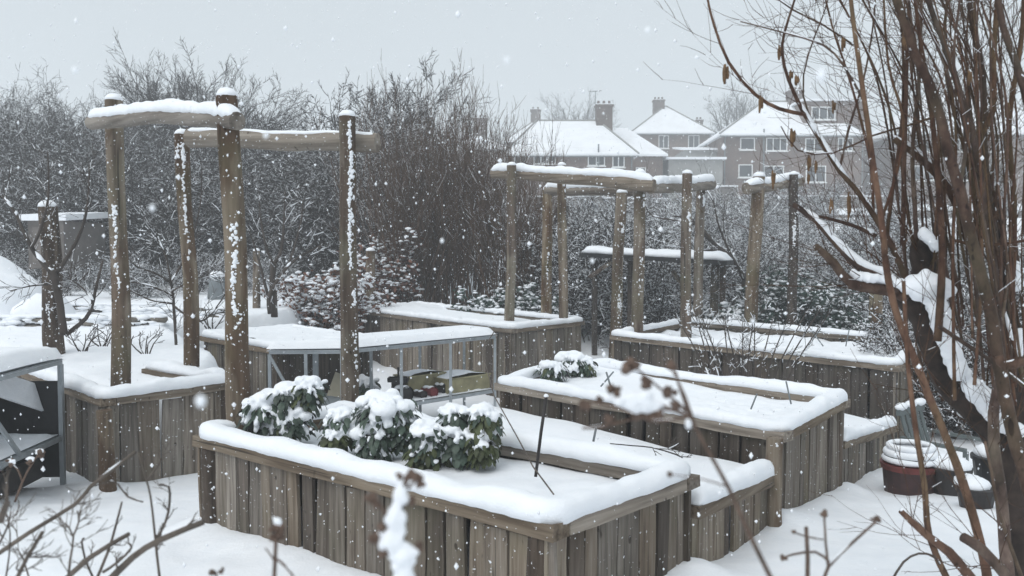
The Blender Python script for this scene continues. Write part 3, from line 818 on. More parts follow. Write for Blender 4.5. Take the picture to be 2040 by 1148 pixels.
# black sheets added as the dark shadow behind the rack, before the wood wall
m = MB(); LL = (k1 - k0).length; zt_, zl_ = at(120, 720, 6.95).z, at(120, 872, 6.95).z
m.bar(P3_(.02, .60, (zt_ + zl_) / 2 - .2), P3_(LL - .03, .60, (zt_ + zl_) / 2 - .2), .012, zt_ + .1); m.build('back_shade', M['black'], bench3)
m = MB(); m.bar(P3_(LL + .03, .04, .38), P3_(LL + .03, .62, .38), .012, .8); m.build('end_shade', M['black'], bench3)
flat_pts = [at(-10, 738, 6.55), at(110, 776, 7.2), at(110, 826, 7.1), at(-10, 786, 6.45)]
mm = MB(); nn = (flat_pts[1] - flat_pts[0]).cross(flat_pts[3] - flat_pts[0]).normalized() * .02
mm.add(flat_pts + [p + nn for p in flat_pts], [(0, 1, 2, 3), (7, 6, 5, 4), (0, 4, 5, 1), (1, 5, 6, 2), (2, 6, 7, 3), (3, 7, 4, 0)])
tag(mm.build('snowy_panel', M['snow']), 'slanted snow covered panel propped inside the shelf rack', 'panel')
# crates under the rack
def crate(label, P, u, v, z, su, sv, sz, mat, open_=True):
    root = empty('plastic_crate'); tag(root, label, 'crate', 'crates on the benches')
    a = P(u, v, z); b = P(u + su, v, z); ang = math.atan2(b.y - a.y, b.x - a.x); root.location = a; root.rotation_euler.z = ang
    t = 0.012
    m = MB(); m.box((su / 2, sv / 2, t / 2), (su, sv, t)); m.box((su / 2, t / 2, sz / 2 + t), (su, t, sz)); m.box((su / 2, sv - t / 2, sz / 2 + t), (su, t, sz))
    m.box((t / 2, sv / 2, sz / 2 + t), (t, sv - 2 * t - 0.002, sz)); m.box((su - t / 2, sv / 2, sz / 2 + t), (t, sv - 2 * t - 0.002, sz)); m.build('body', M[mat], root)
    m = MB()
    for y in (-0.006, sv - t + 0.006): m.box((su / 2, y + t / 2, sz + t), (su + 0.03, t + 0.012, 0.018))
    for x in (-0.006, su - t + 0.006): m.box((x + t / 2, sv / 2, sz + t), (t + 0.012, sv - 2 * t, 0.018))
    m.build('rim', M[mat], root)
    sn = snow_sheet([Vector((t, t)), Vector((su - t, t)), Vector((su - t, sv - t)), Vector((t, sv - t))], lambda x, y, uu, vv: sz + 0.005 + 0.05 * math.sin(math.pi * min(1, max(0, uu))) ** .5 + 0.01 * mnoise.noise(Vector((x * 9, y * 9, u))), (10, 8))
    sn.build('snow_cover', M['snow'], root, smooth=True)
    return root
LB2 = (s2 - s1).length
crate('large yellowed plastic tray on the bench shelf nearer the wooden corner', P2, LB2 * 0.66, 0.05, 0.06, LB2 * 0.32, 0.42, 0.17, 'yellow')
crate('yellowed plastic tray behind the larger one on the bench shelf', P2, LB2 * 0.48, 0.30, 0.08, LB2 * 0.26, 0.28, 0.20, 'yellow')
LB3 = (k1 - k0).length
crate('dark crate standing on the snow under the shelf rack', P3_, LB3 * 0.35, 0.1, 0.02, LB3 * 0.55, 0.45, 0.17, 'darkpot')
def pot_side(label, P, u, z, r, mat):
    """plant pot lying on its side, mouth towards the viewer"""
    root = empty('plant_pot'); tag(root, label, 'pot', 'pots on the bench shelf')
    a = P(u, 0.08, z + r); b = P(u, 0.30, z + r * 0.85)
    m = MB(); m.tube([a, a.lerp(b, .2), b], [r, r * .93, r * .7], 14, False); m.tube([a.lerp(b, 0.02), b.lerp(a, 0.04)], [r * .9, r * .62], 14, True)
    m.build('body', M[mat], root, smooth=False)
    m = MB(); m.tube([a + (a - b) * 0.03, a.lerp(b, .1)], [r * 1.08, r * 1.06], 14, False); m.build('rim', M[mat], root)
    blo = [(a.lerp(b, t) + Vector((0, 0, r * 0.85)), (r * 0.8, r * 0.7, r * 0.35), 0.7) for t in (0.3, 0.7)]
    link('snow_cap', blobs_mesh('snow', blo, ICO[2], 0.1, 3), M['snow'], root, smooth=True)
pot_side('black pot lying on its side, largest on the bench shelf', P2, LB2 * .40, 0.05, 0.085, 'black')
pot_side('small dark pot on its side between black and red pots', P2, LB2 * .51, 0.05, 0.045, 'darkpot')
pot_side('small red pot lying on its side on the bench shelf', P2, LB2 * .58, 0.05, 0.06, 'redpot')
pot_side('dark pot on its side next to the red pot', P2, LB2 * .67, 0.05, 0.07, 'black')
# square black tray with a standing handle
root = empty('seed_tray'); tag(root, 'shallow black tray with upright handle above the pots', 'tray'); q = P2(LB2 * .42, .32, 0.26); root.location = q
m = MB(); m.box((0, 0, 0), (0.24, 0.16, 0.012)); m.box((0, -0.08, 0.025), (0.24, 0.008, 0.04)); m.box((0, 0.08, 0.025), (0.24, 0.008, 0.04)); m.box((-.12, 0, .025), (.008, .15, .04)); m.box((.12, 0, .025), (.008, .15, .04)); m.build('body', M['black'], root)
m = MB(); m.tube([(0, 0, .01), (0, 0, .17)], .012, 8); m.build('handle', M['black'], root)
m = MB(); m.box((0, 0.02, -0.11), (0.16, 0.12, 0.2)); m.build('stand', M['darkpot'], root)
# triangular sheet leaning under the bench
def flat_sheet(label, pts, mat, t=0.012):
    a, b, c = [Vector(p) for p in pts[:3]]; nrm = (b - a).cross(c - a).normalized() * t
    n = len(pts); m = MB(); m.add([Vector(p) for p in pts] + [Vector(p) + nrm for p in pts], [tuple(range(n)), tuple(range(2 * n - 1, n - 1, -1))] + [(i, (i + 1) % n, n + (i + 1) % n, n + i) for i in range(n)])
    o = m.build('leaning_board', M[mat]); tag(o, label, 'board'); return o
flat_sheet('grey pointed board leaning behind the tall pergola post', [at(648, 796, 9.65), at(690, 800, 9.7), at(690, 750, 9.9), at(668, 742, 9.9)], 'cream')
flat_sheet('dark flat slab lying under the braced bench', [at(640, 810, 9.2), at(700, 812, 9.2), at(690, 796, 9.9), at(640, 786, 9.9)], 'slate', 0.03)

# ------------------------------------------------------------------ houses on the hill
def hip_roof(mb, x0, x1, y0, y1, z, h, ridge=None, over=0.35, t=0.16):
    """hipped snow-covered roof slab above a rectangle (local coordinates, front at y0)"""
    x0 -= over; x1 += over; y0 -= over; y1 += over
    w, d = x1 - x0, y1 - y0; s = d / 2 if ridge is None else ridge
    ra, rb_ = (x0 + s, (y0 + y1) / 2), (x1 - s, (y0 + y1) / 2)
    if ra[0] > rb_[0]: ra = rb_ = ((x0 + x1) / 2, (y0 + y1) / 2)
    vs = [(x0, y0, z), (x1, y0, z), (x1, y1, z), (x0, y1, z), (x0, y0, z + t), (x1, y0, z + t), (x1, y1, z + t), (x0, y1, z + t), (ra[0], ra[1], z + h), (rb_[0], rb_[1], z + h)]
    mb.add(vs, [(3, 2, 1, 0), (0, 1, 5, 4), (1, 2, 6, 5), (2, 3, 7, 6), (3, 0, 4, 7), (4, 5, 9, 8), (5, 6, 9), (6, 7, 8, 9), (7, 4, 8)])
def window(parent, x, z, w, h, y, lights=2, depth=0.09):
    """casement window on a wall facing -y at local y; x, z = centre"""
    f = MB(); b = 0.075; yy = y - 0.03
    f.box((x, yy, z + h / 2 - b / 2), (w, depth, b)); f.box((x, yy, z - h / 2 + b / 2), (w, depth, b))
    f.box((x - w / 2 + b / 2, yy, z), (b, depth - .004, h - 2 * b)); f.box((x + w / 2 - b / 2, yy, z), (b, depth - .004, h - 2 * b))
    for i in range(1, lights): f.box((x - w / 2 + w * i / lights, yy, z), (b * 0.9, depth - 0.008, h - 2 * b))
    o = f.build('window', M['white'], parent)
    for i in range(lights):
        g_ = MB(); g_.box((x - w / 2 + w * (i + 0.5) / lights, y - 0.012, z), (w / lights - b * 1.0, 0.02, h - 2 * b)); g_.build('pane', M['glass'], o)
    s = MB(); s.box((x, y - 0.09, z - h / 2 - 0.04), (w + 0.16, 0.18, 0.07)); s.build('sill', M['white'], o)
    return o
def chimney(parent, x, y, z0, z1, w, d, pots=3):
    m = MB(); m.box((x, y, (z0 + z1) / 2), (w, d, z1 - z0)); m.box((x, y, z1 + 0.08), (w + .14, d + .14, .16)); o = m.build('chimney', M['chimney'], parent)
    for i in range(pots):
        p = MB(); px_ = x + (i - (pots - 1) / 2) * w / pots; p.tube([(px_, y, z1 + .16), (px_, y, z1 + .5)], [.12, .095], 8); p.build('chimney_pot', M['chimney'], o)
    s = MB(); s.box((x, y, z1 + 0.19), (w + .12, d + .12, .05)); s.build('snow_cap', M['snow'], o)
    return o
def house(label, xl, xr, yeave, yridge, Y, depth, wins, chims, base_y=420, ridge=None, over=0.35, extra=None):
    """house whose front wall spans photo columns xl..xr at distance Y"""
    root = empty('brick_house'); tag(root, label, 'house', 'brick houses on the hill')
    L, R = at(xl, yeave, Y), at(xr, yeave, Y); zb = at(xl, base_y, Y).z - 2.0
    root.location = (L.x, Y, zb); w = R.x - L.x; ze = L.z - zb; zr = at(xl, yridge, Y + depth / 2).z - zb
    m = MB(); m.box((w / 2, depth / 2, ze / 2), (w, depth, ze)); m.build('wall', M['brick'], root)
    m = MB(); hip_roof(m, 0, w, 0, depth, ze + 0.002, zr - ze, ridge, over); rf = m.build('roof', M['roof'], root)
    for dx_ in (.15, w - .15): q_ = MB(); q_.tube([(dx_, -.08, .2), (dx_, -.08, ze - .3), (dx_, -over, ze - .02)], .05, 6); q_.build('downpipe', M['slate'], root)
    m = MB(); m.box((w / 2, -over - 0.05, ze - 0.03), (w + 2 * over, 0.1, 0.09)); m.build('gutter', M['slate'], rf)
    V8 = [v.co.copy() for v in rf.data.vertices]
    m = MB()
    for a_, b_ in ((8, 9), (4, 8), (5, 9)):
        if (V8[a_] - V8[b_]).length > .3: m.tube([V8[a_] + Vector((0, 0, .03)), V8[b_] + Vector((0, 0, .03))], .075, 6)
    m.build('ridge_tiles', M['render'], rf)
    sc = Y / FPX
    for (x, y, ww, hh, n) in wins:
        p = at(x, y, Y); window(root, p.x - L.x, p.z - zb, ww * sc, hh * sc, 0.0, n)
    for (x, ytop, ww, yy, pots) in chims:
        p = at(x, ytop, Y + yy); chimney(root, p.x - L.x, yy, ze + 0.5, p.z - zb, ww * sc, 0.9, pots)
    if extra: extra(root, L, zb, sc, w, ze)
    return root
def h1_extra(root, L, zb, sc, w, ze):
    # set-back side wing with its own hip, soil_pipe
    m = MB(); m.box((w + 1.4, 6.2, ze / 2 + .2), (2.9, 5.0, ze + .4)); wi = m.build('side_wing', M['brick'], root); m = MB(); hip_roof(m, w - 3, w + 2.85, 3.7, 8.7, ze + .402, 2.6); m.build('wing_roof', M['roof'], wi)
    window(root, w + 1.1, ze - 1.0, 0.8, 1.1, 3.7, 1)
    m = MB(); m.tube([(w * .72, -.12, ze - 3), (w * .72, -.12, ze + .9)], .06, 6); m.build('soil_pipe', M['slate'], root)
house('long brick house with hipped snowy roof and broad central chimney', 1012, 1262, 312, 241, 64, 8.5,
      [(1037, 316, 26, 26, 2), (1085, 314, 44, 26, 3), (1188, 318, 34, 25, 2), (1232, 320, 24, 27, 2)], [(1203, 214, 34, 4.0, 3)], ridge=2.6, extra=h1_extra)
def h2_extra(root, L, zb, sc, w, ze):
    x0 = at(1592, 230, 72).x - L.x; x1 = at(1712, 230, 72).x - L.x; z0 = ze + 0.3; z1 = at(1592, 203, 71.2).z - zb
    m = MB(); m.box(((x0 + x1) / 2, 3.2, (z0 + z1) / 2), (x1 - x0, 4.4, z1 - z0)); d = m.build('dormer', M['brick'], root)
    m = MB(); m.box(((x0 + x1) / 2, 3.2, z1 + .09), (x1 - x0 + .5, 5.0, .16)); m.build('dormer_roof', M['snow'], d)
    window(root, at(1640, 225, 71).x - L.x, at(1640, 226, 71).z - zb, 48 * sc, 26 * sc, 1.0, 3)
    m = MB(); m.tube([(at(1521, 280, 70).x - L.x, -.12, ze - 5), (at(1521, 280, 70).x - L.x, -.12, ze + .6)], .06, 6); m.build('soil_pipe', M['slate'], root)
house('two storey brick house with flat roofed dormer and ladder steps below', 1440, 1722, 272, 203, 70, 8.0,
      [(1489, 287, 29, 24, 1), (1547, 288, 42, 26, 3), (1622, 289, 36, 26, 2), (1684, 288, 30, 26, 3), (1485, 341, 28, 26, 1), (1541, 347, 40, 33, 2), (1625, 347, 40, 33, 2)], [(1583, 186, 30, 4.0, 3)], ridge=4.8, extra=h2_extra, base_y=440)
house('brick house half hidden behind the hazel rods', 1790, 2120, 270, 190, 70, 8.0,
      [(1835, 290, 36, 26, 2), (1905, 290, 40, 26, 3), (1990, 290, 36, 26, 2), (1840, 345, 40, 30, 2), (1930, 345, 40, 30, 2)], [(1940, 165, 30, 4.0, 3)], ridge=4.4, base_y=440)
house('pale distant house with steep hipped roof between two others', 1262, 1416, 268, 212, 90, 8.0, [(1322, 283, 20, 26, 2), (1382, 283, 22, 26, 2)], [(1312, 203, 22, 4.0, 3), (1392, 243, 14, 3.5, 2)], base_y=330)
house('faint distant house left of the wide chimney', 1010, 1125, 285, 240, 98, 7.0, [(1040, 300, 20, 24, 2)], [(1067, 222, 20, 3.5, 2)], base_y=330)
house('distant house whose chimney pokes above the willow thicket', 890, 1010, 300, 268, 80, 7.0, [(930, 315, 24, 24, 2)], [(957, 240, 28, 3.5, 3)], base_y=340)
house('distant snowy roofed house glimpsed through the left trees', 560, 680, 330, 300, 60, 7.0, [(610, 345, 30, 26, 2)], [], base_y=380)
# flat extension between the houses
ex = empty('garage'); tag(ex, 'grey rendered flat roofed garage between two brick houses', 'garage')
L = at(1332, 318, 68); R = at(1440, 318, 68); zb = at(1332, 430, 68).z; ex.location = (L.x, 68, zb)
m = MB(); m.box(((R.x - L.x) / 2, 2.5, (L.z - zb) / 2), (R.x - L.x, 5, L.z - zb)); m.build('wall', M['render'], ex)
m = MB(); m.box(((R.x - L.x) / 2, 2.5, L.z - zb + .09), (R.x - L.x + .5, 5.5, .18)); m.build('roof', M['snow'], ex)
window(ex, 2.6, (L.z - zb) * .55, 1.5, 1.1, 0.0, 2)
L2 = at(1362, 300, 72); ex2 = empty('garage'); tag(ex2, 'small snowy lean-to roof tucked beside the two storey house', 'garage')
R2 = at(1440, 300, 72); ex2.location = (L2.x, 72, zb); hh = L2.z - zb
m = MB(); m.box(((R2.x - L2.x) / 2, 2, hh / 2), (R2.x - L2.x, 4, hh)); m.build('wall', M['render'], ex2)
m = MB(); w_ = R2.x - L2.x; m.add([(-.2, -.3, hh), (w_ + .2, -.3, hh), (w_ + .2, 4, hh + .6), (-.2, 4, hh + .6), (-.2, -.3, hh + .15), (w_ + .2, -.3, hh + .15), (w_ + .2, 4, hh + .75), (-.2, 4, hh + .75)], [(3, 2, 1, 0), (4, 5, 6, 7), (0, 1, 5, 4), (1, 2, 6, 5), (2, 3, 7, 6), (3, 0, 4, 7)]); m.build('roof', M['snow'], ex2)
# aerial on the long house
m = MB(); p0 = at(1186, 222, 69); p1 = at(1186, 182, 69); m.bar(p0 - Vector((0, 0, 1)), p1, .05); m.bar(p1 + Vector((-.5, 0, -.05)), p1 + Vector((.5, 0, .05)), .04)
for i in range(4): m.bar(p1 + Vector((-.4 + i * .25, -.25, 0)), p1 + Vector((-.4 + i * .25, .25, 0)), .03)
tag(m.build('television_aerial', M['slate']), 'thin television aerial above the broad central chimney', 'aerial')
# steps, low walls, sheds in the sloping gardens
st = empty('garden_steps'); tag(st, 'white garden steps climbing towards the two storey house', 'steps')
b0, b1 = at(1468, 440, 60), at(1492, 384, 63); wst = at(1492, 440, 60).x - b0.x
for i in range(12):
    t = i / 11; y = lerp(60, 63.5, t); z = lerp(b0.z, b1.z, t); m = MB(); m.box((b0.x + wst / 2, y, z), (wst, .34, .06)); m.build('tread', M['snow'], st)
for sx_ in (0, wst):
    m = MB(); m.bar((b0.x + sx_, 59.8, b0.z - .15), (b0.x + sx_, 63.7, b1.z + .1), .08, .22); m.build('stringer', M['white'], st)
def snow_wall(label, xl, xr, y, Y, h, mat='shed', slope=0.0, cat='fence', name='garden_fence', t=.12):
    root = empty(name); tag(root, label, cat, 'snow capped fences on the slope')
    a, b = at(xl, y, Y), at(xr, y + slope, Y); n = max(1, int((b.x - a.x) / 1.8)); L = (b.x - a.x) / n
    for i in range(n):
        z = lerp(a.z, b.z, (i + .5) / n); m = MB(); m.box((a.x + L * (i + .5), Y, z - h / 2), (L - .02, t * .5, h)); m.build('panel', M[mat], root)
        m = MB(); m.box((a.x + L * i, Y, z - h / 2 + .05), (.1, t, h + .1)); m.build('post', M[mat], root)
        m = MB(); m.box((a.x + L * (i + .5), Y, z + .04), (L, t * 1.3, .09)); m.build('snow_cap', M['snow'], root)
snow_wall('snow capped fence under the flat grey garage', 1350, 1470, 372, 60, 1.4)
snow_wall('snow capped fence right of the white garden steps', 1500, 1760, 392, 58, 1.0)
snow_wall('lower snow capped fence below the ladder steps', 1500, 1790, 424, 50, .9, slope=6)
snow_wall('snow capped fence running left of the steps', 1340, 1466, 445, 46, .9, slope=-4)
snow_wall('broken snow capped fence under the long house', 1050, 1330, 392, 52, 1.0, slope=6)
snow_wall('long snowy fence glimpsed behind the hazel rods', 1780, 2100, 420, 50, 1.0)
def shed(label, xl, xr, yt, Y, h, d=2.2, mat='shed', rise=.5):
    root = empty('garden_shed'); tag(root, label, 'shed', 'garden sheds')
    a, b = at(xl, yt, Y), at(xr, yt, Y); w = b.x - a.x; root.location = (a.x, Y, a.z - h)
    m = MB(); m.box((w / 2, d / 2, h / 2), (w, d, h)); m.build('wall', M[mat], root)
    m = MB(); o = .12; m.add([(-o, -o, h), (w + o, -o, h), (w + o, d + o, h + rise), (-o, d + o, h + rise), (-o, -o, h + .14), (w + o, -o, h + .14), (w + o, d + o, h + rise + .14), (-o, d + o, h + rise + .14)], [(3, 2, 1, 0), (4, 5, 6, 7), (0, 1, 5, 4), (1, 2, 6, 5), (2, 3, 7, 6), (3, 0, 4, 7)]); m.build('roof', M['snow'], root)
    m = MB(); m.box((w * .3, -.02, h * .45), (min(.75, w * .3), .05, h * .85)); m.build('door', M[mat], root)
    m = MB(); m.box((w * .72, -.02, h * .6), (w * .26, .05, h * .35)); m.build('window', M['glass'], root)
    return root
shed('low shed with broad snowy roof below the ladder steps', 1515, 1572, 460, 42, 1.2, 2.6, rise=.9)
shed('low shed with snowy roof under the long house', 1145, 1200, 392, 50, 1.8, 2.5)
shed('grey shed behind the forked apple tree and thick log', 55, 126, 440, 19.5, 1.1, 2.0, 'shed', .15)
shed('cream shed between the first two pergola posts', 300, 350, 508, 24, .9, 1.6, 'cream', .1)

# ------------------------------------------------------------------ trees and shrubs
def wood_plant(name, label, cat, group, segs, trunk_lev, rng, mats=('twig_far', 'twig_far'), snow=dict(), sides=(6, 3), parts=('trunk', 'crown')):
    root = empty(name); tag(root, label, cat, group)
    tr = [s for s in segs if s[4] <= trunk_lev]; cr = [s for s in segs if s[4] > trunk_lev]
    st_ = link(parts[0], seg_mesh(parts[0], tr, sides[0]), M[mats[0]], root)
    if parts[0] == 'stems': st_['kind'] = 'stuff'
    c = link(parts[1], seg_mesh(parts[1], cr, sides[1]), M[mats[1]], root)
    k = dict(keep=.6, add=.008, gain=.6, minh=.4); k.update(snow)
    tag(link('snow_load', seg_snow('snow_load', segs, rng, **k), M['snow'], root), kind='stuff')
    return root
def bush_segs(seed, stems, H, spread, spec, r=0.02, base=0.35):
    rng = random.Random(seed); out = []
    for i in range(stems):
        a = rng.uniform(0, 6.283); q = rng.random() ** .6 * base
        d = Vector((math.cos(a) * spread * rng.random(), math.sin(a) * spread * rng.random(), 1))
        grow(rng, (math.cos(a) * q, math.sin(a) * q, -0.1), d, H * rng.uniform(.65, 1.05), r * rng.uniform(.7, 1.2), 0, spec, out)
    return out
def tree_segs(seed, H, trunk, r, spec, nb=9, spread=1.0, up=.05, dome=False):
    rng = random.Random(seed); out = []
    pts = wander(rng, (0, 0, -.2), (0, 0, 1), trunk, r, r * .7, 6, .03, .05, out, 0)
    for i in range(nb):
        a = 6.283 * i / nb + rng.uniform(-.3, .3); s = rng.uniform(.25, 1.0) * spread
        if dome: s = spread * math.sqrt((i + .5) / nb) * 1.25; a = 2.39996 * i
        p = pts[-1] if rng.random() < .6 else pts[-2]
        grow(rng, p, (math.cos(a) * s, math.sin(a) * s, 1), (H - trunk) * (rng.uniform(.92, 1.02) if dome else rng.uniform(.75, 1.05)), r * .5, 1, [None] + spec, out)
    return out
rt = random.Random(77)
# prototypes of hedge shrubs: dense thorny hedge plants, erect willow rods, loose shrubs
thorn_spec = [(7, .10, .03, 11, .75, .42, .15), (5, .16, .03, 7, .8, .45, .15), (4, .2, .02, 0, 0, 0, 0)]
thorn_spec3 = [(7, .10, .03, 11, .75, .42, .08), (4, .16, .03, 7, .8, .5, .12), (3, .2, .02, 3, .8, .55, .2), (2, .2, 0, 0, 0, 0, 0)]
willow_spec = [(9, .035, .03, 9, .33, .40, .2), (5, .05, .05, 4, .4, .45, .2), (3, .06, .04, 0, 0, 0, 0)]
PROTO = {}
RMIN = .0065
for i in range(4):
    PROTO['thorn%d' % i] = wood_plant('hedge_shrub', 'x', 'shrub', None, bush_segs(100 + i, 21, 4.6, .55, thorn_spec3, .03, 1.0), 0, rt, ('twig_far', 'twig_far'), dict(keep=.20, add=.008, gain=.3, minh=.5), (4, 3), ('stems', 'crown'))
for i in range(3):
    PROTO['willow%d' % i] = wood_plant('willow_shrub', 'x', 'shrub', None, bush_segs(200 + i, 24, 5.0, .42, willow_spec, .022, .5), 0, rt, ('twig_red', 'twig_red'), dict(keep=.22, add=.005, gain=.35, minh=.35), (4, 3), ('stems', 'crown'))
for i in range(3):
    PROTO['loose%d' % i] = wood_plant('garden_shrub', 'x', 'shrub', None, bush_segs(300 + i, 12, 2.2, .7, thorn_spec3, .016, .35), 0, rt, ('twig_far', 'twig_far'), dict(keep=.34, add=.009, gain=.4, minh=.4), (4, 3), ('stems', 'crown'))
ORD = ['first', 'second', 'third', 'fourth', 'fifth', 'sixth', 'seventh', 'eighth', 'ninth', 'tenth', 'eleventh', 'twelfth', 'thirteenth', 'fourteenth']
USED = set()
RMIN = .012
def place(key, x, y, s, rz, label, group, sz=None, z=None):
    src = PROTO[key]
    if key in USED: o = copy_tree(src)
    else: o = src; USED.add(key)
    o.location = (x, y, (ground(x, y) if z is None else z)); o.rotation_euler = (0, 0, rz); o.scale = (s, s, sz or s)
    o['label'] = label; o['group'] = group
    return o
# dark hedge behind the tall pergola
LH = 'bare snow dusted shrub in the dark hedge behind the tall pergola'
for row, (Y, n, x0, x1, hp) in enumerate(((24, 9, -30, 640, 330), (28, 11, -60, 720, 290), (33, 11, -80, 760, 250), (38, 11, -90, 780, 275))):
    for i in range(n):
        xp = lerp(x0, x1, (i + rt.uniform(.2, .8)) / n); p = at(xp, 500, Y + rt.uniform(-1.2, 1.2))
        yt = hp + rt.uniform(-35, 45)
        if xp > 540: yt += 50
        H = at(xp, yt, p.y).z - ground(p.x, p.y)
        s = H / 4.6
        place('thorn%d' % rt.randrange(4), p.x, p.y, max(s * 1.0, .8), rt.uniform(0, 6.28), LH, 'shrubs of the dark left hedge', s)
for xp, yt, Y in ((30, 200, 30), (75, 205, 31), (125, 232, 30), (165, 255, 29), (-10, 215, 29), (220, 270, 29)):
    p = at(xp, 500, Y); H = at(xp, yt, Y).z - ground(p.x, p.y); s = H / 4.9
    place('thorn%d' % rt.randrange(4), p.x, p.y, s * .85, rt.uniform(0, 6.28), 'taller rounded bare shrub topping the left hedge, crown at ' + {30: 'its second peak', 75: 'its highest dome', 125: 'its gap edge', 165: 'the small spire', -10: 'the picture edge', 220: 'the first pergola post'}[xp], 'tall shrubs of the left hedge', s)
# willow thicket in the middle
for i in range(11):
    xp = lerp(770, 1085, (i + rt.uniform(.1, .9)) / 11); Y = rt.uniform(17.5, 21)
    yt = np.interp(xp, [770, 850, 900, 980, 1030, 1085], [250, 200, 225, 225, 270, 340]) + rt.uniform(-15, 30)
    p = at(xp, 500, Y); H = at(xp, float(yt), Y).z - ground(p.x, p.y); s = H / 5.4
    place('willow%d' % rt.randrange(3), p.x, p.y, s * .85, rt.uniform(0, 6.28), 'upright willow shrub of the brown thicket, ' + ORD[i] + ' from the tall pergola', 'upright willow thicket', s)
for i in range(6):
    xp = lerp(620, 860, (i + rt.uniform(.1, .9)) / 6); Y = rt.uniform(22, 25); yt = np.interp(xp, [620, 700, 860], [330, 270, 260]) + rt.uniform(-20, 30)
    p = at(xp, 500, Y); H = at(xp, float(yt), Y).z - ground(p.x, p.y); s = H / 4.6
    place('thorn%d' % rt.randrange(4), p.x, p.y, s, rt.uniform(0, 6.28), 'bare twiggy shrub filling the middle of the hedge', 'shrubs of the middle hedge', s)
# hedge behind the far pergola and along the right
for i in range(26):
    xp = lerp(1080, 2100, (i + rt.uniform(.1, .9)) / 26); Y = rt.uniform(16.5, 22) + (2 if xp > 1450 else 0)
    yt = np.interp(xp, [1080, 1180, 1300, 1450, 1600, 2100], [430, 400, 420, 470, 480, 470]) + rt.uniform(-25, 40)
    p = at(xp, 500, Y); H = at(xp, float(yt), Y).z - ground(p.x, p.y); s = H / 2.3
    place('loose%d' % rt.randrange(3), p.x, p.y, max(s, .9), rt.uniform(0, 6.28), 'snow laden twiggy shrub in the hedge behind the far pergola', 'shrubs of the right hedge', s)
for i in range(16):
    xp = lerp(1840, 2150, (i + rt.uniform(.1, .9)) / 16); Y = rt.uniform(9.5, 14); p = at(xp, 500, Y); s = rt.uniform(.5, .85)
    place('loose%d' % rt.randrange(3), p.x, p.y, s, rt.uniform(0, 6.28), 'tangled snowy shrub on the ground behind the hazel', 'shrubs behind the hazel', s)
for i in range(14):
    xp = lerp(1130, 1800, (i + rt.uniform(.1, .9)) / 14); Y = rt.uniform(26, 40); p = at(xp, 500, Y); s = rt.uniform(.8, 1.3)
    place('loose%d' % rt.randrange(3), p.x, p.y, s, rt.uniform(0, 6.28), 'snowy shrub scattered over the sloping gardens', 'shrubs on the garden slope', s)
for i in range(10):
    xp = lerp(-20, 560, (i + rt.uniform(.1, .9)) / 10); Y = rt.uniform(17, 22); p = at(xp, 500, Y); s = rt.uniform(.35, .6)
    place('loose%d' % rt.randrange(3), p.x, p.y, s, rt.uniform(0, 6.28), 'small snowy shrub on the open field, ' + ORD[i] + ' from the left edge', 'small shrubs on the left field', s * .8)
# big trees
big_spec = [(8, .07, .05, 8, .55, .5, .3), (6, .09, .05, 7, .6, .5, .25), (5, .1, .05, 5, .6, .5, .2), (3, .1, .04, 0, 0, 0, 0)]
def big_tree(label, xp, ytop, Y, seed, trunkfrac=.3, nb=9, spread=1.0, mats=('twig_far', 'twig_far'), spec=big_spec, r=.2, snow=dict(keep=.35, add=.012, gain=.4), name='bare_tree', group='tall bare trees', dome=False):
    p = at(xp, 500, Y); z = ground(p.x, p.y); H = at(xp, ytop, Y).z - z
    o = wood_plant(name, label, 'tree', group, tree_segs(seed, H / 1.08, H * trunkfrac, r, spec, nb, spread, dome=dome), 1, rt, mats, snow, (6, 3)); o.location = (p.x, p.y, z); return o
big_tree('broad domed bare tree rising behind the tall pergola', 410, 112, 42, 5, .34, 24, 1.6, r=.20, dome=True, group=None, snow=dict(keep=.12, add=.008, gain=.3), spec=[(8, .06, .05, 10, .5, .5, .2), (6, .09, .05, 8, .6, .5, .2), (4, .1, .05, 4, .6, .5, .2), (3, .1, .04, 0, 0, 0, 0)])
big_tree('bare tree with crooked branches behind the pergola beam end', 690, 118, 26, 9, .3, 8, .75, spec=[(7, .14, .05, 6, .6, .5, .35), (5, .16, .05, 5, .65, .5, .25), (4, .16, .05, 3, .7, .5, .3), (2, .1, 0, 0, 0, 0, 0)], r=.12, group=None)
big_tree('small spreading bare tree between the crooked tree and willows', 800, 150, 30, 14, .35, 8, .8, spec=big_spec[:3] + [(2, .1, .04, 0, 0, 0, 0)], r=.12, group=None)
big_tree('faint bare tree behind the broad chimney', 1150, 185, 110, 23, .3, 9, 1.2, spec=big_spec[:3] + [(2, .1, .04, 0, 0, 0, 0)], r=.3, snow=dict(keep=.2, add=.01, gain=.3), group=None)
big_tree('faint bare tree left of the two storey house', 1475, 172, 100, 29, .3, 9, 1.1, spec=big_spec[:3] + [(2, .1, .04, 0, 0, 0, 0)], r=.3, snow=dict(keep=.2, add=.01, gain=.3), group=None)

RMIN = .003
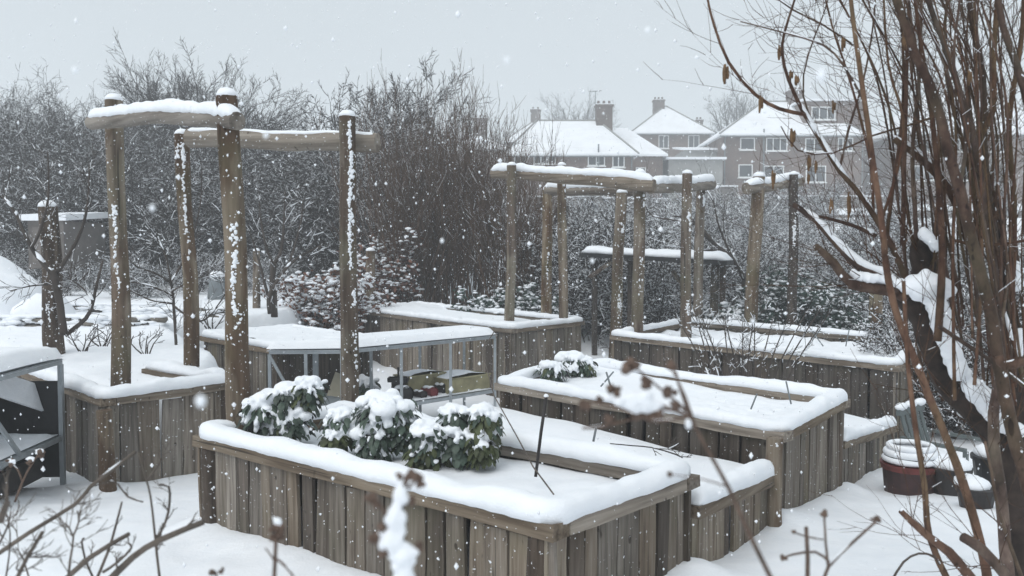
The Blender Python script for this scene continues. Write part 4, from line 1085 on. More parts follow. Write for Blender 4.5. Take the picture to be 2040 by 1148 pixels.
# ------------------------------------------------------------------ leafy shrubs: evergreens and russet beech
def leaf_quads(pts, rs, size, droop=0.0, aspect=2.0):
    """one bent leaf (two quads) per point"""
    n = len(pts); a = rs.uniform(0, 6.283, n); el = rs.normal(-droop, .5, n)
    d = np.stack([np.cos(a) * np.cos(el), np.sin(a) * np.cos(el), np.sin(el)], 1)
    side = np.cross(d, rs.normal(0, 1, (n, 3))); side /= np.linalg.norm(side, axis=1, keepdims=True)
    L = size * rs.uniform(.6, 1.3, (n, 1)); w = L / aspect
    nrm = np.cross(side, d)
    P = np.asarray(pts)
    V = np.stack([P - side * w * .15, P + side * w * .15, P + d * L * .5 + side * w * .5 + nrm * L * .06, P + d * L * .5 - side * w * .5 + nrm * L * .06, P + d * L + side * w * .08 - nrm * L * .12, P + d * L - side * w * .08 - nrm * L * .12], 1).reshape(-1, 3)
    b = (np.arange(n) * 6)[:, None]
    F = np.concatenate([np.concatenate([b, b + 1, b + 2, b + 3], 1), np.concatenate([b + 3, b + 2, b + 4, b + 5], 1)], 0)
    return V, F
def leafy(name, label, group, loc, H, W, nl, leafmat, seed, size=.09, ns=500, snow=.05, stems=9, cat='shrub', low=0.0):
    rs = np.random.RandomState(seed); rng = random.Random(seed)
    root = empty(name, loc); tag(root, label, cat, group)
    segs = []
    for i in range(stems):
        a = rng.uniform(0, 6.283); d = Vector((math.cos(a) * rng.uniform(.1, .6) * W / H, math.sin(a) * rng.uniform(.1, .6) * W / H, 1))
        grow(rng, (0, 0, -.1), d, H * rng.uniform(.7, 1.0), .022 * H / 1.5, 0, [(6, .09, .03, 9, .8, .45, .2), (4, .14, 0, 3, .7, .5, .2), (3, .15, 0, 0, 0, 0, 0)], segs)
    tag(link('stems', seg_mesh('stems', [s for s in segs if s[4] == 0], 5), M['twig'], root), kind='stuff')
    tag(link('branches', seg_mesh('branches', [s for s in segs if s[4] > 0], 3), M['twig'], root), kind='stuff')
    tips = np.array([s[1] for s in segs if s[4] >= 1 and s[1][2] > low])
    k = rs.randint(0, len(tips), nl); pts = tips[k] + rs.normal(0, size * .55, (nl, 3))
    # uneven gaps
    keep = np.array([mnoise.noise(Vector(p) * 3.0 + Vector((seed, 0, 0))) > -.18 for p in pts]); pts = pts[keep]
    V, F = leaf_quads(pts, rs, size, .3); tag(link('foliage', np_mesh('foliage', V, F), M[leafmat], root), kind='stuff')
    sel = pts[rs.randint(0, len(pts), ns)]; z = sel[:, 2] / H; sel = sel[rs.rand(ns) < .35 + .65 * z]
    bl = [((p[0], p[1], p[2] + size * .25), (snow * rs.uniform(.5, 1.5), snow * rs.uniform(.4, 1.0), snow * rs.uniform(.25, .55)), rs.uniform(0, 6.28)) for p in sel]
    tag(link('snow_load', blobs_mesh('snow_load', bl, ICO[1], .4, seed), M['snow'], root, smooth=True), kind='stuff')
    return root
def leafy_px(name, label, group, xp, ytop, Y, Wpx, nl, mat, seed, **k):
    p = at(xp, 500, Y); z = ground(p.x, p.y); H = at(xp, ytop, Y).z - z
    return leafy(name, label, group, (p.x, p.y, z), H * .95, Wpx * Y / FPX, nl, mat, seed, **k)
EG = 'evergreen shrubs behind the far beds'
leafy_px('evergreen_shrub', 'snowy evergreen shrub left of the first far pergola post', EG, 975, 560, 16, 90, 2600, 'evergreen', 1, ns=800)
leafy_px('evergreen_shrub', 'snowy evergreen shrub between the far pergola posts', EG, 1055, 562, 16.3, 90, 2600, 'evergreen', 2, ns=800)
leafy_px('evergreen_shrub', 'whitest evergreen shrub beside the two post frame', EG, 1462, 585, 15.3, 100, 2600, 'evergreen', 3, ns=1100, snow=.07)
leafy_px('evergreen_shrub', 'dark evergreen shrub between the two post frame', EG, 1545, 552, 15.5, 130, 3600, 'evergreen', 4, ns=700)
leafy_px('evergreen_shrub', 'tallest dark evergreen shrub beside the short frame', EG, 1610, 545, 15.8, 140, 3600, 'evergreen', 5, ns=800)
leafy_px('evergreen_shrub', 'rounded dark evergreen shrub nearest the hazel', EG, 1680, 575, 15.6, 130, 3200, 'evergreen', 6, ns=600)
leafy_px('beech_shrub', 'tall russet leaved beech behind the short capped post', 'russet beech shrubs', 778, 462, 18, 120, 2300, 'beech', 7, ns=900, size=.10, snow=.055)
leafy_px('beech_shrub', 'low russet leaved beech weighed down with snow behind the tall pergola', 'russet beech shrubs', 640, 530, 15, 200, 3200, 'beech', 8, ns=1800, size=.09, snow=.055, stems=14)
leafy_px('beech_shrub', 'small russet beech between the two larger ones', 'russet beech shrubs', 715, 560, 16, 100, 1500, 'beech', 9, ns=700, size=.09)

# ------------------------------------------------------------------ fruit trees drawn by their limbs
def limb_tree(name, label, limbs, Y, rng, cat='tree', group=None, mat='twig', snow=dict(), twig=(4, .25), parts=('limb', 'twigs'), sides=7, jit=.25, tsnow=True, trunk_n=1, twr=.35, tspec=None, thin=1.0):
    """limbs = [(pixel path, width px at start, width px at end, depth offset)]; each limb is a part, the twigs grow from all"""
    root = empty(name); tag(root, label, cat, group)
    p0 = at(limbs[0][0][0][0], limbs[0][0][0][1], Y); root.location = p0
    tw = []; allseg = []
    tspec = tspec or [(4, .12, .04, 3, .6, .5, .2), (3, .14, .03, 0, 0, 0, 0)]
    for li, (path, w0, w1, dy) in enumerate(limbs):
        n = len(path); P = []
        for i, (x, y) in enumerate(path):
            t = i / max(1, n - 1); yy = Y + (dy if not isinstance(dy, tuple) else lerp(dy[0], dy[1], t))
            P.append(at(x, y, yy) - p0)
        # smooth the path
        Q = []
        for i in range(n - 1):
            a, b = P[i], P[i + 1]; m0 = (P[i + 1] - P[max(i - 1, 0)]) * .5; m1 = (P[min(i + 2, n - 1)] - P[i]) * .5
            st = max(2, int((b - a).length / .06)) if (b - a).length < 3 else 8
            st = min(st, 8)
            for k in range(st):
                t = k / st; h00 = 2 * t ** 3 - 3 * t * t + 1; h10 = t ** 3 - 2 * t * t + t; h01 = -2 * t ** 3 + 3 * t * t; h11 = t ** 3 - t * t
                Q.append(a * h00 + m0 * h10 + b * h01 + m1 * h11)
        Q.append(P[-1])
        sc = Y / FPX / 2 * thin; R = [lerp(w0, w1, i / (len(Q) - 1)) * sc * (1 + .10 * mnoise.noise(Vector((i * .9, li, 1)))) for i in range(len(Q))]
        Q = [q + Vector((mnoise.noise(Vector((i * .8, li, 5))), mnoise.noise(Vector((i * .8, li, 8))), 0)) * min(R) * jit for i, q in enumerate(Q)]
        mb = MB(); mb.tube(Q, R, sides, True, .12, li * 3.1); o = mb.build('trunk' if li < trunk_n else parts[0], M[mat], root, smooth=True)
        sg = [(tuple(Q[i]), tuple(Q[i + 1]), R[i], R[i + 1], 0) for i in range(len(Q) - 1)]; allseg += sg
        # snow lying on the limb
        if w0 > 5 or True:
            runs = []; cur = []
            for i in range(len(Q) - 1):
                d = (Q[i + 1] - Q[i]); hor = math.hypot(d.x, d.y) / max(1e-6, d.length)
                if hor > snow.get('minh', .38) and mnoise.noise(Vector((i * .45, li * 7.7, 2))) > (snow.get('thr', -.1) if w0 * thin > 11 else .18): cur.append(i)
                elif cur: runs.append(cur); cur = []
            if cur: runs.append(cur)
            sm = MB()
            for c in runs:
                ids = c + [c[-1] + 1]
                if len(ids) < 2: continue
                pp = []; rr = []
                for k, i in enumerate(ids):
                    e = min(1, .45 + .4 * min(k, len(ids) - 1 - k)); r = (R[i] * snow.get('gain', .85) + min(snow.get('add', .006), R[i] * 1.1)) * e
                    pp.append(Q[i] + Vector((0, 0, R[i] * .55 + r * .35))); rr.append(r * (1 + .55 * mnoise.noise(Vector((i * 1.7, li, 9)))))
                sm.tube(pp, rr, 8, True, .35, li)
            if sm.v: tag(sm.build('snow_load', M['snow'], o, smooth=True), kind='stuff')
        nt_ = int(twig[0] * rng.uniform(.6, 1.4))
        for k in range(nt_):
            i = rng.randrange(len(Q) // 4, len(Q) - 1); d = (Q[i + 1] - Q[i]).normalized(); ax = Matrix.Rotation(rng.uniform(0, 6.28), 3, d) @ d.orthogonal()
            nd = Matrix.Rotation(rng.uniform(.5, 1.1), 3, ax) @ d
            grow(rng, Q[i], nd, twig[1] * rng.uniform(.5, 1.4), max(RMIN, min(R[i] * twr, .004)), 0, tspec, tw)
    if tw:
        tag(link(parts[1], seg_mesh(parts[1], tw, 4), M[mat], root), kind='stuff')
        if tsnow: tag(link('snow_load', seg_snow('snow_load', tw, rng, keep=snow.get('tkeep', .35), add=snow.get('tadd', .003), gain=.6, minh=.4), M['snow'], root), kind='stuff')
    return root
rf = random.Random(31)
FR = 'young fruit trees on the left terrace'
limb_tree('apple_tree', 'forked bare apple tree with snow in its crotches at far left', [
    ([(128, 668), (118, 600), (108, 552), (104, 540)], 26, 20, -.35), ([(104, 545), (70, 505), (50, 468), (30, 425), (5, 390)], 16, 6, (-.35, -.2)), ([(62, 495), (76, 470), (84, 445), (92, 418), (97, 380), (95, 300)], 11, 3, (-.35, -.1)),
    ([(112, 548), (130, 520), (152, 482), (168, 440), (176, 390), (178, 330)], 14, 4, (-.3, -.2)), ([(130, 668), (160, 645), (180, 620), (192, 570), (205, 520)], 15, 6, (-.3, .1)), ([(186, 600), (160, 570), (130, 552)], 7, 3, (-.2, 0)),
    ([(95, 567), (60, 570), (20, 580)], 6, 3, -.3)], 9.2, rf, group=FR, twig=(11, .35), snow=dict(add=.010, gain=.8), thin=.62)
limb_tree('apple_tree', 'thin bare fruit tree behind the second pergola post', [
    ([(352, 700), (348, 640), (345, 590), (340, 560)], 11, 8, 0), ([(345, 605), (300, 598), (262, 580), (240, 570)], 7, 3, (0, -.3)), ([(345, 590), (300, 570), (255, 560), (230, 548)], 7, 3, (0, .3)), ([(342, 565), (310, 545), (270, 530), (245, 500)], 8, 3, 0),
    ([(340, 560), (330, 510), (310, 470), (290, 440)], 7, 2, 0), ([(341, 562), (365, 520), (385, 470), (400, 400), (402, 340)], 7, 2, (0, .3)), ([(346, 610), (400, 640), (440, 600), (460, 560)], 8, 3, -.2), ([(344, 580), (380, 560), (430, 545)], 6, 2, 0)], 10.0, rf, group=FR, twig=(12, .35), snow=dict(add=.007, gain=.7, tadd=.004), thin=.62)
limb_tree('apple_tree', 'spurred fruit tree before the drooping russet beech', [
    ([(547, 632), (546, 600), (543, 560), (545, 525)], 14, 12, 0), ([(538, 625), (536, 590), (556, 555), (575, 530), (600, 510), (640, 490)], 9, 4, (-.2, .2)), ([(536, 600), (524, 550), (510, 500), (500, 470), (485, 440)], 7, 2, 0), ([(545, 528), (560, 500), (566, 440), (568, 380)], 8, 2, .1),
    ([(545, 530), (530, 490), (520, 440), (516, 400)], 6, 2, -.1), ([(575, 530), (590, 480), (600, 440), (604, 400)], 5, 2, .1)], 13.0, rf, group=FR, twig=(9, .45), snow=dict(add=.010, gain=.7, tadd=.006))
limb_tree('apple_tree', 'bare spreading fruit tree behind the two post frame', [
    ([(1478, 640), (1480, 590), (1482, 555)], 14, 11, 0), ([(1482, 556), (1462, 520), (1435, 495), (1405, 470), (1380, 440), (1340, 430)], 13, 4, (0, -.5)), ([(1480, 550), (1455, 505), (1432, 450), (1420, 400), (1400, 370)], 8, 2, 0), ([(1440, 498), (1400, 500), (1370, 505)], 6, 3, .1),
    ([(1420, 480), (1390, 450), (1350, 440), (1300, 430), (1280, 400)], 7, 2, -.3), ([(1482, 560), (1500, 500), (1510, 440)], 6, 2, .3)], 16.0, rf, twig=(16, .7), thin=.8, snow=dict(add=.012, gain=.8, tadd=.006))
limb_tree('gooseberry_bush', 'thorny twigs laden with snow clots in front of the long bed', [
    ([(1490 + dx, 770), (1490 + dx * 1.3, 720), (1490 + dx * 1.9 + q, 640 - abs(q))], 4, 1.5, (0, dy)) for dx, q, dy in ((-60, 10, .3), (-45, -5, -.2), (-30, 8, .4), (-20, -10, 0), (-8, 5, .5), (0, 12, -.3), (10, -6, .2), (22, 9, .5), (35, 20, 0), (50, 25, .3), (62, 30, -.2), (75, 28, .2), (-70, -12, .4), (-52, 2, .6))], 8.9, rf, cat='shrub', twig=(9, .22), snow=dict(add=.006, gain=.8, minh=.62, tadd=.005), trunk_n=0, parts=('cane', 'twigs'))
# ------------------------------------------------------------------ open shelter behind the far pergola
sh = empty('timber_shelter'); tag(sh, 'low open timber shelter with black edged snowy roof behind the far pergola', 'shelter')
a, b = at(1168, 508, 16.2), at(1455, 524, 15.2)
m = MB(); m.bar(a, b, .9, .07); m.build('roof', M['black'], sh)
snow_roll([a + Vector((0, 0, .045)), b + Vector((0, 0, .045))], .85, .13, False, .1).build('snow_cap', M['snow'], sh, smooth=True)
for xp, Y in ((1185, 16.1), (1256, 16), (1362, 15.5), (1440, 15.2)):
    p = at(xp, 520, Y); m = MB(); m.tube([(p.x, p.y, p.z), (p.x, p.y, ground(p.x, p.y) - .2)], .055, 8); m.build('post', M['dark_log'], sh)
for q in ((1174, 553, 1218, 522), (1340, 540, 1368, 580)):
    m = MB(); m.bar(at(q[0], q[1], 15.6), at(q[2], q[3], 15.7), .06); m.build('brace', M['log'], sh)
hp = MB(); p = at(1310, 640, 15.0); V, F = ICO[3]
me = np_mesh('tarpaulin', V * np.array([.55, .5, .62]) * (1 + .18 * np.array([[mnoise.noise(Vector(v) * 2.1)] for v in V])) + np.array([0, 0, .05]), F)
tag(link('covered_heap', me, M['slate'], None, (p.x, p.y, ground(p.x, p.y)), smooth=True), 'grey tarpaulin covered heap beyond the long bed', 'heap')
# ------------------------------------------------------------------ left field: stone walls, heap, bin
def stone_wall(label, xl, yl, Yl, xr, yr, Yr, rows, rng, h=.085):
    root = empty('stone_wall'); tag(root, label, 'wall', 'low dry stone walls')
    a, b = at(xl, yl, Yl), at(xr, yr, Yr); a.z = ground(a.x, a.y) - .05; b.z = ground(b.x, b.y) - .05
    d = b - a; L = d.length; ang = math.atan2(d.y, d.x)
    protos = []
    for k in range(4):
        V, F = ICO[1]; rs = np.random.RandomState(k); W = np.sign(V) * np.abs(V) ** .55 * (1 + .25 * (rs.rand(*V.shape) - .5)) * np.array([.13, .10, h * .47]); mm = np_mesh('stone', W, F); mm.materials.append(M['stone']); protos.append(mm)
    for r in range(rows):
        x = rng.uniform(0, .1)
        while x < L:
            s = rng.uniform(.5, 1.7); p = a + d * (x / L)
            if rng.random() < .22: x += .255 * s; continue
            o = bpy.data.objects.new('stone', rng.choice(protos)); COL.objects.link(o); o.parent = root
            o.location = (p.x + rng.gauss(0, .02), p.y + rng.gauss(0, .05), p.z + h * (r + .5) + rng.gauss(0, .012)); o.rotation_euler = (rng.gauss(0, .12), rng.gauss(0, .10), ang + rng.gauss(0, .2)); o.scale = (s, rng.uniform(.8, 1.1), rng.uniform(.85, 1.05)); x += .255 * s
    bl = []
    for k in range(int(L * 34)):
        t = rng.random(); p = a + d * t; q = rng.uniform(.03, .09); bl.append((p + Vector((0, -.10 + rng.gauss(0, .03), h * rows * rng.random())), (q * 1.6, q * .6, q * .45), ang))
    tag(link('snow_patch', blobs_mesh('snow_patch', bl, ICO[1], .5, 4), M['snow'], root, smooth=True), kind='stuff')
    up = Vector((0, 0, h * rows - .01))
    snow_roll([a + up, (a + b) / 2 + up, b + up], .22, .035, False, .08, seed=rng.uniform(0, 9)).build('snow_cap', M['snow'], root, smooth=True)
stone_wall('low dry stone wall under the forked apple tree', -20, 650, 11.6, 330, 645, 11.6, 2, rf)
stone_wall('dry stone wall further back on the left field', -20, 620, 13.5, 330, 615, 13.8, 2, rf)
stone_wall('short dry stone wall behind the thin fruit tree', 240, 640, 12.6, 470, 640, 12.9, 2, rf)
p = at(10, 590, 13.0); V, F = ICO[3]
me = np_mesh('heap', V * np.array([1.0, .9, 1.0]) * (1 + .25 * np.array([[mnoise.noise(Vector(v) * 1.7 + Vector((4, 0, 0)))] for v in V])), F)
tag(link('compost_heap', me, M['snow'], None, (p.x - .45, p.y, ground(p.x, p.y) - .1), smooth=True), 'large snow buried compost heap at the far left', 'heap')
p = at(90, 600, 12.4); me = np_mesh('heap', V * np.array([.42, .4, .36]) * (1 + .25 * np.array([[mnoise.noise(Vector(v) * 1.7)] for v in V])), F)
tag(link('compost_heap', me, M['snow'], None, (p.x, p.y, ground(p.x, p.y)), smooth=True), 'smaller snow mound beside the thick dark log', 'heap')
def compost_bin(label, xp, yb, Y, r, h, mat):
    root = empty('compost_bin'); tag(root, label, 'bin', 'compost bins'); p = at(xp, yb, Y); root.location = (p.x, p.y, ground(p.x, p.y) - .02)
    m = MB(); m.tube([(0, 0, 0), (0, 0, h * .85), (0, 0, h)], [r, r * .8, r * .72], 16); m.build('body', M[mat], root)
    m = MB(); m.tube([(0, 0, h), (0, 0, h + .05)], [r * .78, r * .7], 16); m.build('lid', M[mat], root)
    cap_snow(root, Vector((0, 0, h + .05)), r * .75, .12, rf)
compost_bin('grey compost bin with snowy lid right of the second post', 433, 572, 17, .2, .42, 'slate')
compost_bin('grey compost bin near the cream shed', 280, 560, 21, .26, .5, 'slate')

# ------------------------------------------------------------------ kale plants
def kale(label, xp, yb, Y, blobsl, rng, seed, nleaf=150, group='snow laden kale plants', zbase=None, ls=.050, under=.25):
    """blobsl = [(px x, px y, radius px x, radius px y)] outline lobes of the snow mass"""
    root = empty('kale_plant'); tag(root, label, 'plant', group)
    base = at(xp, yb, Y); base.z = (ZA - .08) if zbase is None else zbase; root.location = base
    sc = Y / FPX
    lob = []
    for (x, y, rx, ry) in blobsl:
        c = at(x, y, Y + rng.uniform(-.06, .06)) - base; lob.append((c, rx * sc, ry * sc))
    # stalks
    for c, rx, rz in lob:
        m = MB(); mid = Vector((c.x * .35, c.y * .35 + rng.uniform(-.02, .02), c.z * .5)); m.tube([(c.x * .1, c.y * .1, -.02), mid, c * .9], [.014, .012, .008], 7); m.build('stalk', M['leaf_under'], root, smooth=True)
    # leaves: curved blades hanging from the lobes
    leaves = []
    for c, rx, rz in lob:
        k = int(nleaf * 3.6 / len(lob))
        for i in range(k):
            a = rng.uniform(0, 6.283); e = rng.uniform(-.95, .45); ce = math.cos(e)
            f_ = rng.uniform(.55, 1.0) if rng.random() < .8 else rng.uniform(1.0, 1.28); q = c + Vector((math.cos(a) * rx * .92 * f_ * ce, math.sin(a) * rx * .92 * f_ * ce, math.sin(e) * rz * .95 * f_)); leaves.append((q, a, rng.uniform(.7, 1.5)))
    vs = []; fs = []
    for q, a, s in leaves:
        d = Vector((math.cos(a), math.sin(a), 0)); sd_ = Vector((-d.y, d.x, 0)); tw_ = rng.uniform(-.5, .5); sd_ = (sd_ + Vector((0, 0, tw_))).normalized(); L = ls * s; dr = rng.uniform(.5, 1.5); n0 = len(vs)
        for j in range(5):
            t = j / 4; ang = -.1 - dr * t; pos = q + d * (L * (t - .3) * math.cos(ang * .7)) + Vector((0, 0, L * t * math.sin(ang)))
            w = L * .30 * math.sin(math.pi * (.12 + .8 * t)) * (1 + .25 * rng.uniform(-1, 1))
            vs += [pos - sd_ * w + Vector((0, 0, -.2 * w)), pos + Vector((0, 0, .12 * w)), pos + sd_ * w + Vector((0, 0, -.2 * w))]
        for j in range(4):
            k = n0 + j * 3; fs += [(k, k + 1, k + 4, k + 3), (k + 1, k + 2, k + 5, k + 4)]
    nl = len(leaves); h = int(nl * (1 - under))
    for nm, lo, hi, mt in (('leaves', 0, h, 'leaf'), ('lower_leaves', h, nl, 'leaf_under')):
        mb = MB(); mb.v = [tuple(v) for v in vs[lo * 15:hi * 15]]; mb.f = [tuple(i - lo * 15 for i in f) for f in fs[lo * 8:hi * 8]]
        tag(mb.build(nm, M[mt], root, smooth=True), kind='stuff')
    # snow: lumps merged by a voxel remesh
    bl = []
    for c, rx, rz in lob:
        bl.append((c + Vector((0, 0, rz * .42)), (rx * .62, rx * .58, rz * .42), rng.uniform(0, 6)))
        for i in range(9):
            a = rng.uniform(0, 6.283); e = rng.uniform(.15, 1.0); ce = math.cos(e); q = c + Vector((math.cos(a) * rx * .8 * ce, math.sin(a) * rx * .8 * ce, math.sin(e) * rz * .78)); s = rng.uniform(.2, .4) * rx
            bl.append((q, (s, s * rng.uniform(.8, 1.2), s * rng.uniform(.5, .9)), a))
        for i in range(46):                              # tongues of snow lying on the drooping leaves
            a = rng.uniform(0, 6.283); e = rng.uniform(-.7, .75); ce = math.cos(e); s = rng.uniform(.06, .17) * rx
            for t in (0, .5, 1):
                q = c + Vector((math.cos(a) * rx * (.74 + .2 * t) * ce, math.sin(a) * rx * (.74 + .2 * t) * ce, math.sin(e) * rz * .9 - t * s * 1.3)); bl.append((q, (s * (1 - .35 * t), s * (1 - .3 * t), s * .9), a))
    for q, a, s in leaves[::6]:
        bl.append((q + Vector((math.cos(a) * ls * .12, math.sin(a) * ls * .12, .010)), (ls * .34 * s, ls * .24 * s, ls * .22 * s), a))
    o = tag(link('snow_load', blobs_mesh('snow_load', bl, ICO[2], .10, seed), M['snow'], root, smooth=True), kind='stuff')
    md = o.modifiers.new('merge', 'REMESH'); md.mode = 'VOXEL'; md.voxel_size = .007; md.use_smooth_shade = True
    sm = o.modifiers.new('soft', 'SMOOTH'); sm.factor = .5; sm.iterations = 2
    return root
rk = random.Random(3)
kale('snow laden kale plant beside the tall pergola post, leftmost of three', 560, 880, 5.35, [(525, 820, 44, 50), (570, 795, 42, 45), (580, 835, 45, 40), (612, 778, 34, 36), (560, 855, 40, 25)], rk, 1, 210)
kale('snow laden kale plant in the middle of the three', 735, 905, 5.0, [(685, 845, 42, 45), (765, 815, 58, 42), (745, 868, 46, 40), (800, 850, 32, 50), (665, 870, 25, 20)], rk, 2, 210)
kale('snow laden kale plant with bare green stalks, nearest the metal rod', 905, 945, 4.75, [(855, 865, 44, 40), (905, 828, 28, 30), (915, 875, 52, 42), (965, 835, 34, 42), (960, 885, 34, 34), (850, 900, 36, 28)], rk, 3, 280, under=.45)
kale('small snow capped cabbage, the larger of two', 1140, 745, 8.0, [(1140, 722, 34, 24), (1165, 728, 22, 20)], rk, 4, 60, 'small cabbages in the middle bed', ZB - .03)
kale('small snow capped cabbage, the smaller of two', 1100, 750, 7.7, [(1100, 735, 28, 20)], rk, 5, 40, 'small cabbages in the middle bed', ZB - .03)
kale('clump of snowed over leaves under the metal bench', 735, 790, 10.6, [(725, 770, 26, 26)], rk, 6, 50, None, -.15, ls=.1)

# ------------------------------------------------------------------ canes, rods and odd sticks
def stick(name, label, pts, r, mat, cat, group=None):
    m = MB(); pts = [Vector(p) for p in pts]; loc = pts[0]; m.tube([p - loc for p in pts], r, 6); o = m.build(name, M[mat], None, loc, smooth=True); tag(o, label, cat, group); return o
rod = stick('metal_rod', 'dark upright rod with snow tip in the nearest bed', [at(1067, 950, 4.35), at(1078, 860, 4.37), at(1088, 792, 4.4)], .0085, 'darkpot', 'rod')
cap_snow(rod, at(1088, 790, 4.4) - rod.location, .013, .014, rk)
stick('bent_cane', 'thin bent cane leaning across the nearest bed', [at(985, 660, 6.5), at(960, 700, 6.1), at(985, 790, 5.6), at(1030, 870, 4.8), at(1062, 930, 4.3), at(1103, 985, 4.0)], .004, 'rose', 'cane')
stick('cane', 'short cane poking from the snow of the low link bed', [at(1182, 880, 5.7), at(1188, 850, 5.72)], .008, 'slate', 'cane', 'short canes')
stick('cane', 'crossed cane standing in the middle bed', [at(1217, 772, 7.0), at(1208, 742, 7.1)], .008, 'slate', 'cane', 'crossed canes')
stick('cane', 'crossed cane leaning over the other in the middle bed', [at(1197, 770, 7.0), at(1222, 741, 7.1)], .007, 'slate', 'cane', 'crossed canes')
stick('cane', 'slim cane among the net tray pits, nearer one', [at(1496, 815, 6.2), at(1508, 785, 6.3)], .006, 'slate', 'cane', 'slim canes')
stick('cane', 'slim cane at the back of the net tray pits', [at(1576, 805, 6.3), at(1566, 760, 6.4)], .006, 'slate', 'cane', 'slim canes')
for i, (x0, y0, x1, y1, lab) in enumerate(((1610, 690, 1635, 655, 'crossed'), (1640, 690, 1612, 652, 'other crossed'), (1685, 690, 1692, 655, 'upright'))):
    stick('cane', lab + ' thin cane in the long back bed', [at(x0, y0, 10.5), at(x1, y1, 10.6)], .007, 'slate', 'cane', 'thin canes in the long bed')
limb_tree('fallen_twig', 'dark fallen twig lying on the snow of the low link bed', [([(1215, 884), (1260, 888), (1300, 892), (1345, 905), (1360, 912)], 2, 3, -.1), ([(1300, 892), (1330, 895), (1352, 884)], 2, 1.5, -.1)], 5.5, rf, 'twig', twig=(5, .08), tsnow=False)
# tray of netted pits in the middle bed
pt = []
# ------------------------------------------------------------------ tub, chair and log by the hazel
tub = empty('plastic_tub'); tag(tub, 'dark red rimmed tub with snow ringed tyre on top near the hazel', 'tub')
tp = at(1812, 985, 6.75); tub.location = (tp.x, tp.y, ground(tp.x, tp.y) - .04); s_ = 6.75 / FPX
R0 = 53 * s_
m = MB(); m.tube([(0, 0, 0), (0, 0, .22), (0, 0, .235)], [R0 * .88, R0 * .98, R0], 20); m.build('body', M['tubred'], tub)
m = MB(); m.tube([(0, 0, .22), (0, 0, .265)], [R0 * 1.03, R0 * 1.08], 20); m.build('rim', M['redrim'], tub)
def torus(R, r, z, n=28, k=10, ph=0):
    mb = MB(); vs = []; fs = []
    for i in range(n):
        a = 6.2832 * i / n; rr = r * (1 + .12 * mnoise.noise(Vector((math.cos(a), math.sin(a), ph)) * 2))
        for j in range(k):
            b = 6.2832 * j / k; vs.append(((R + rr * math.cos(b)) * math.cos(a), (R + rr * math.cos(b)) * math.sin(a), z + rr * math.sin(b)))
    for i in range(n):
        for j in range(k): fs.append((i * k + j, ((i + 1) % n) * k + j, ((i + 1) % n) * k + (j + 1) % k, i * k + (j + 1) % k))
    mb.add(vs, fs); return mb
ty = torus(R0 * .70, .05, .31); ty.build('tyre', M['black'], tub, smooth=True)
m = MB(); m.tube([(0, 0, .27), (0, 0, .30)], [R0 * .9, R0 * .8], 20); m.build('hole_shade', M['black'], tub)  # black disc painting the darkness of the hole inside the tyre
m = MB(); m.tube([(0, 0, .27), (0, 0, .36), (0, 0, .41)], [R0 * .90, R0 * .84, R0 * .74], 20, False); m.build('tyre_wall', M['black'], tub)
for k in range(3): torus(R0 * (.90 - .07 * k), .024 + .006 * (k == 1), .298 + .050 * k, ph=k * 3 + 1).build('snow_ring', M['snow'], tub, smooth=True)
ch = empty('garden_chair'); tag(ch, 'pale plastic garden chair half buried in snow behind the hazel', 'chair')
cp_ = at(1895, 900, 8.2); ch.location = (cp_.x, cp_.y, ground(cp_.x, cp_.y) - .46); ch.rotation_euler.z = .7
for sx_, sy_ in ((-.25, -.25), (.25, -.25), (-.25, .25), (.25, .25)):
    m = MB(); m.bar((sx_ * 1.1, sy_ * 1.1, -.1), (sx_, sy_, .40), .04); m.build('leg', M['paleplastic'], ch)
m = MB(); m.box((0, 0, .42), (.56, .54, .035)); m.build('seat', M['paleplastic'], ch)
for k in range(5):
    m = MB(); m.bar((-.2 + k * .1, .27, .44), (-.2 + k * .1, .40, .88), .06, .015); m.build('back_slat', M['paleplastic'], ch)
m = MB(); m.bar((-.27, .40, .90), (.27, .40, .90), .04, .07); m.build('top_rail', M['paleplastic'], ch)
for sx_ in (-.29, .29):
    m = MB(); m.bar((sx_, -.25, .64), (sx_, .36, .66), .05, .03); m.bar((sx_, -.25, .40), (sx_, -.25, .63), .04); m.build('arm', M['paleplastic'], ch)
blo = [(Vector((rk.uniform(-.18, .18), rk.uniform(-.18, .18), .46)), (.18, .18, .09), 0) for _ in range(6)] + [(Vector((x, .40, .95)), (.1, .05, .04), 0) for x in (-.2, 0, .2)]
tag(link('snow_load', blobs_mesh('snow', blo, ICO[2], .1, 5), M['snow'], ch, smooth=True), kind='stuff')

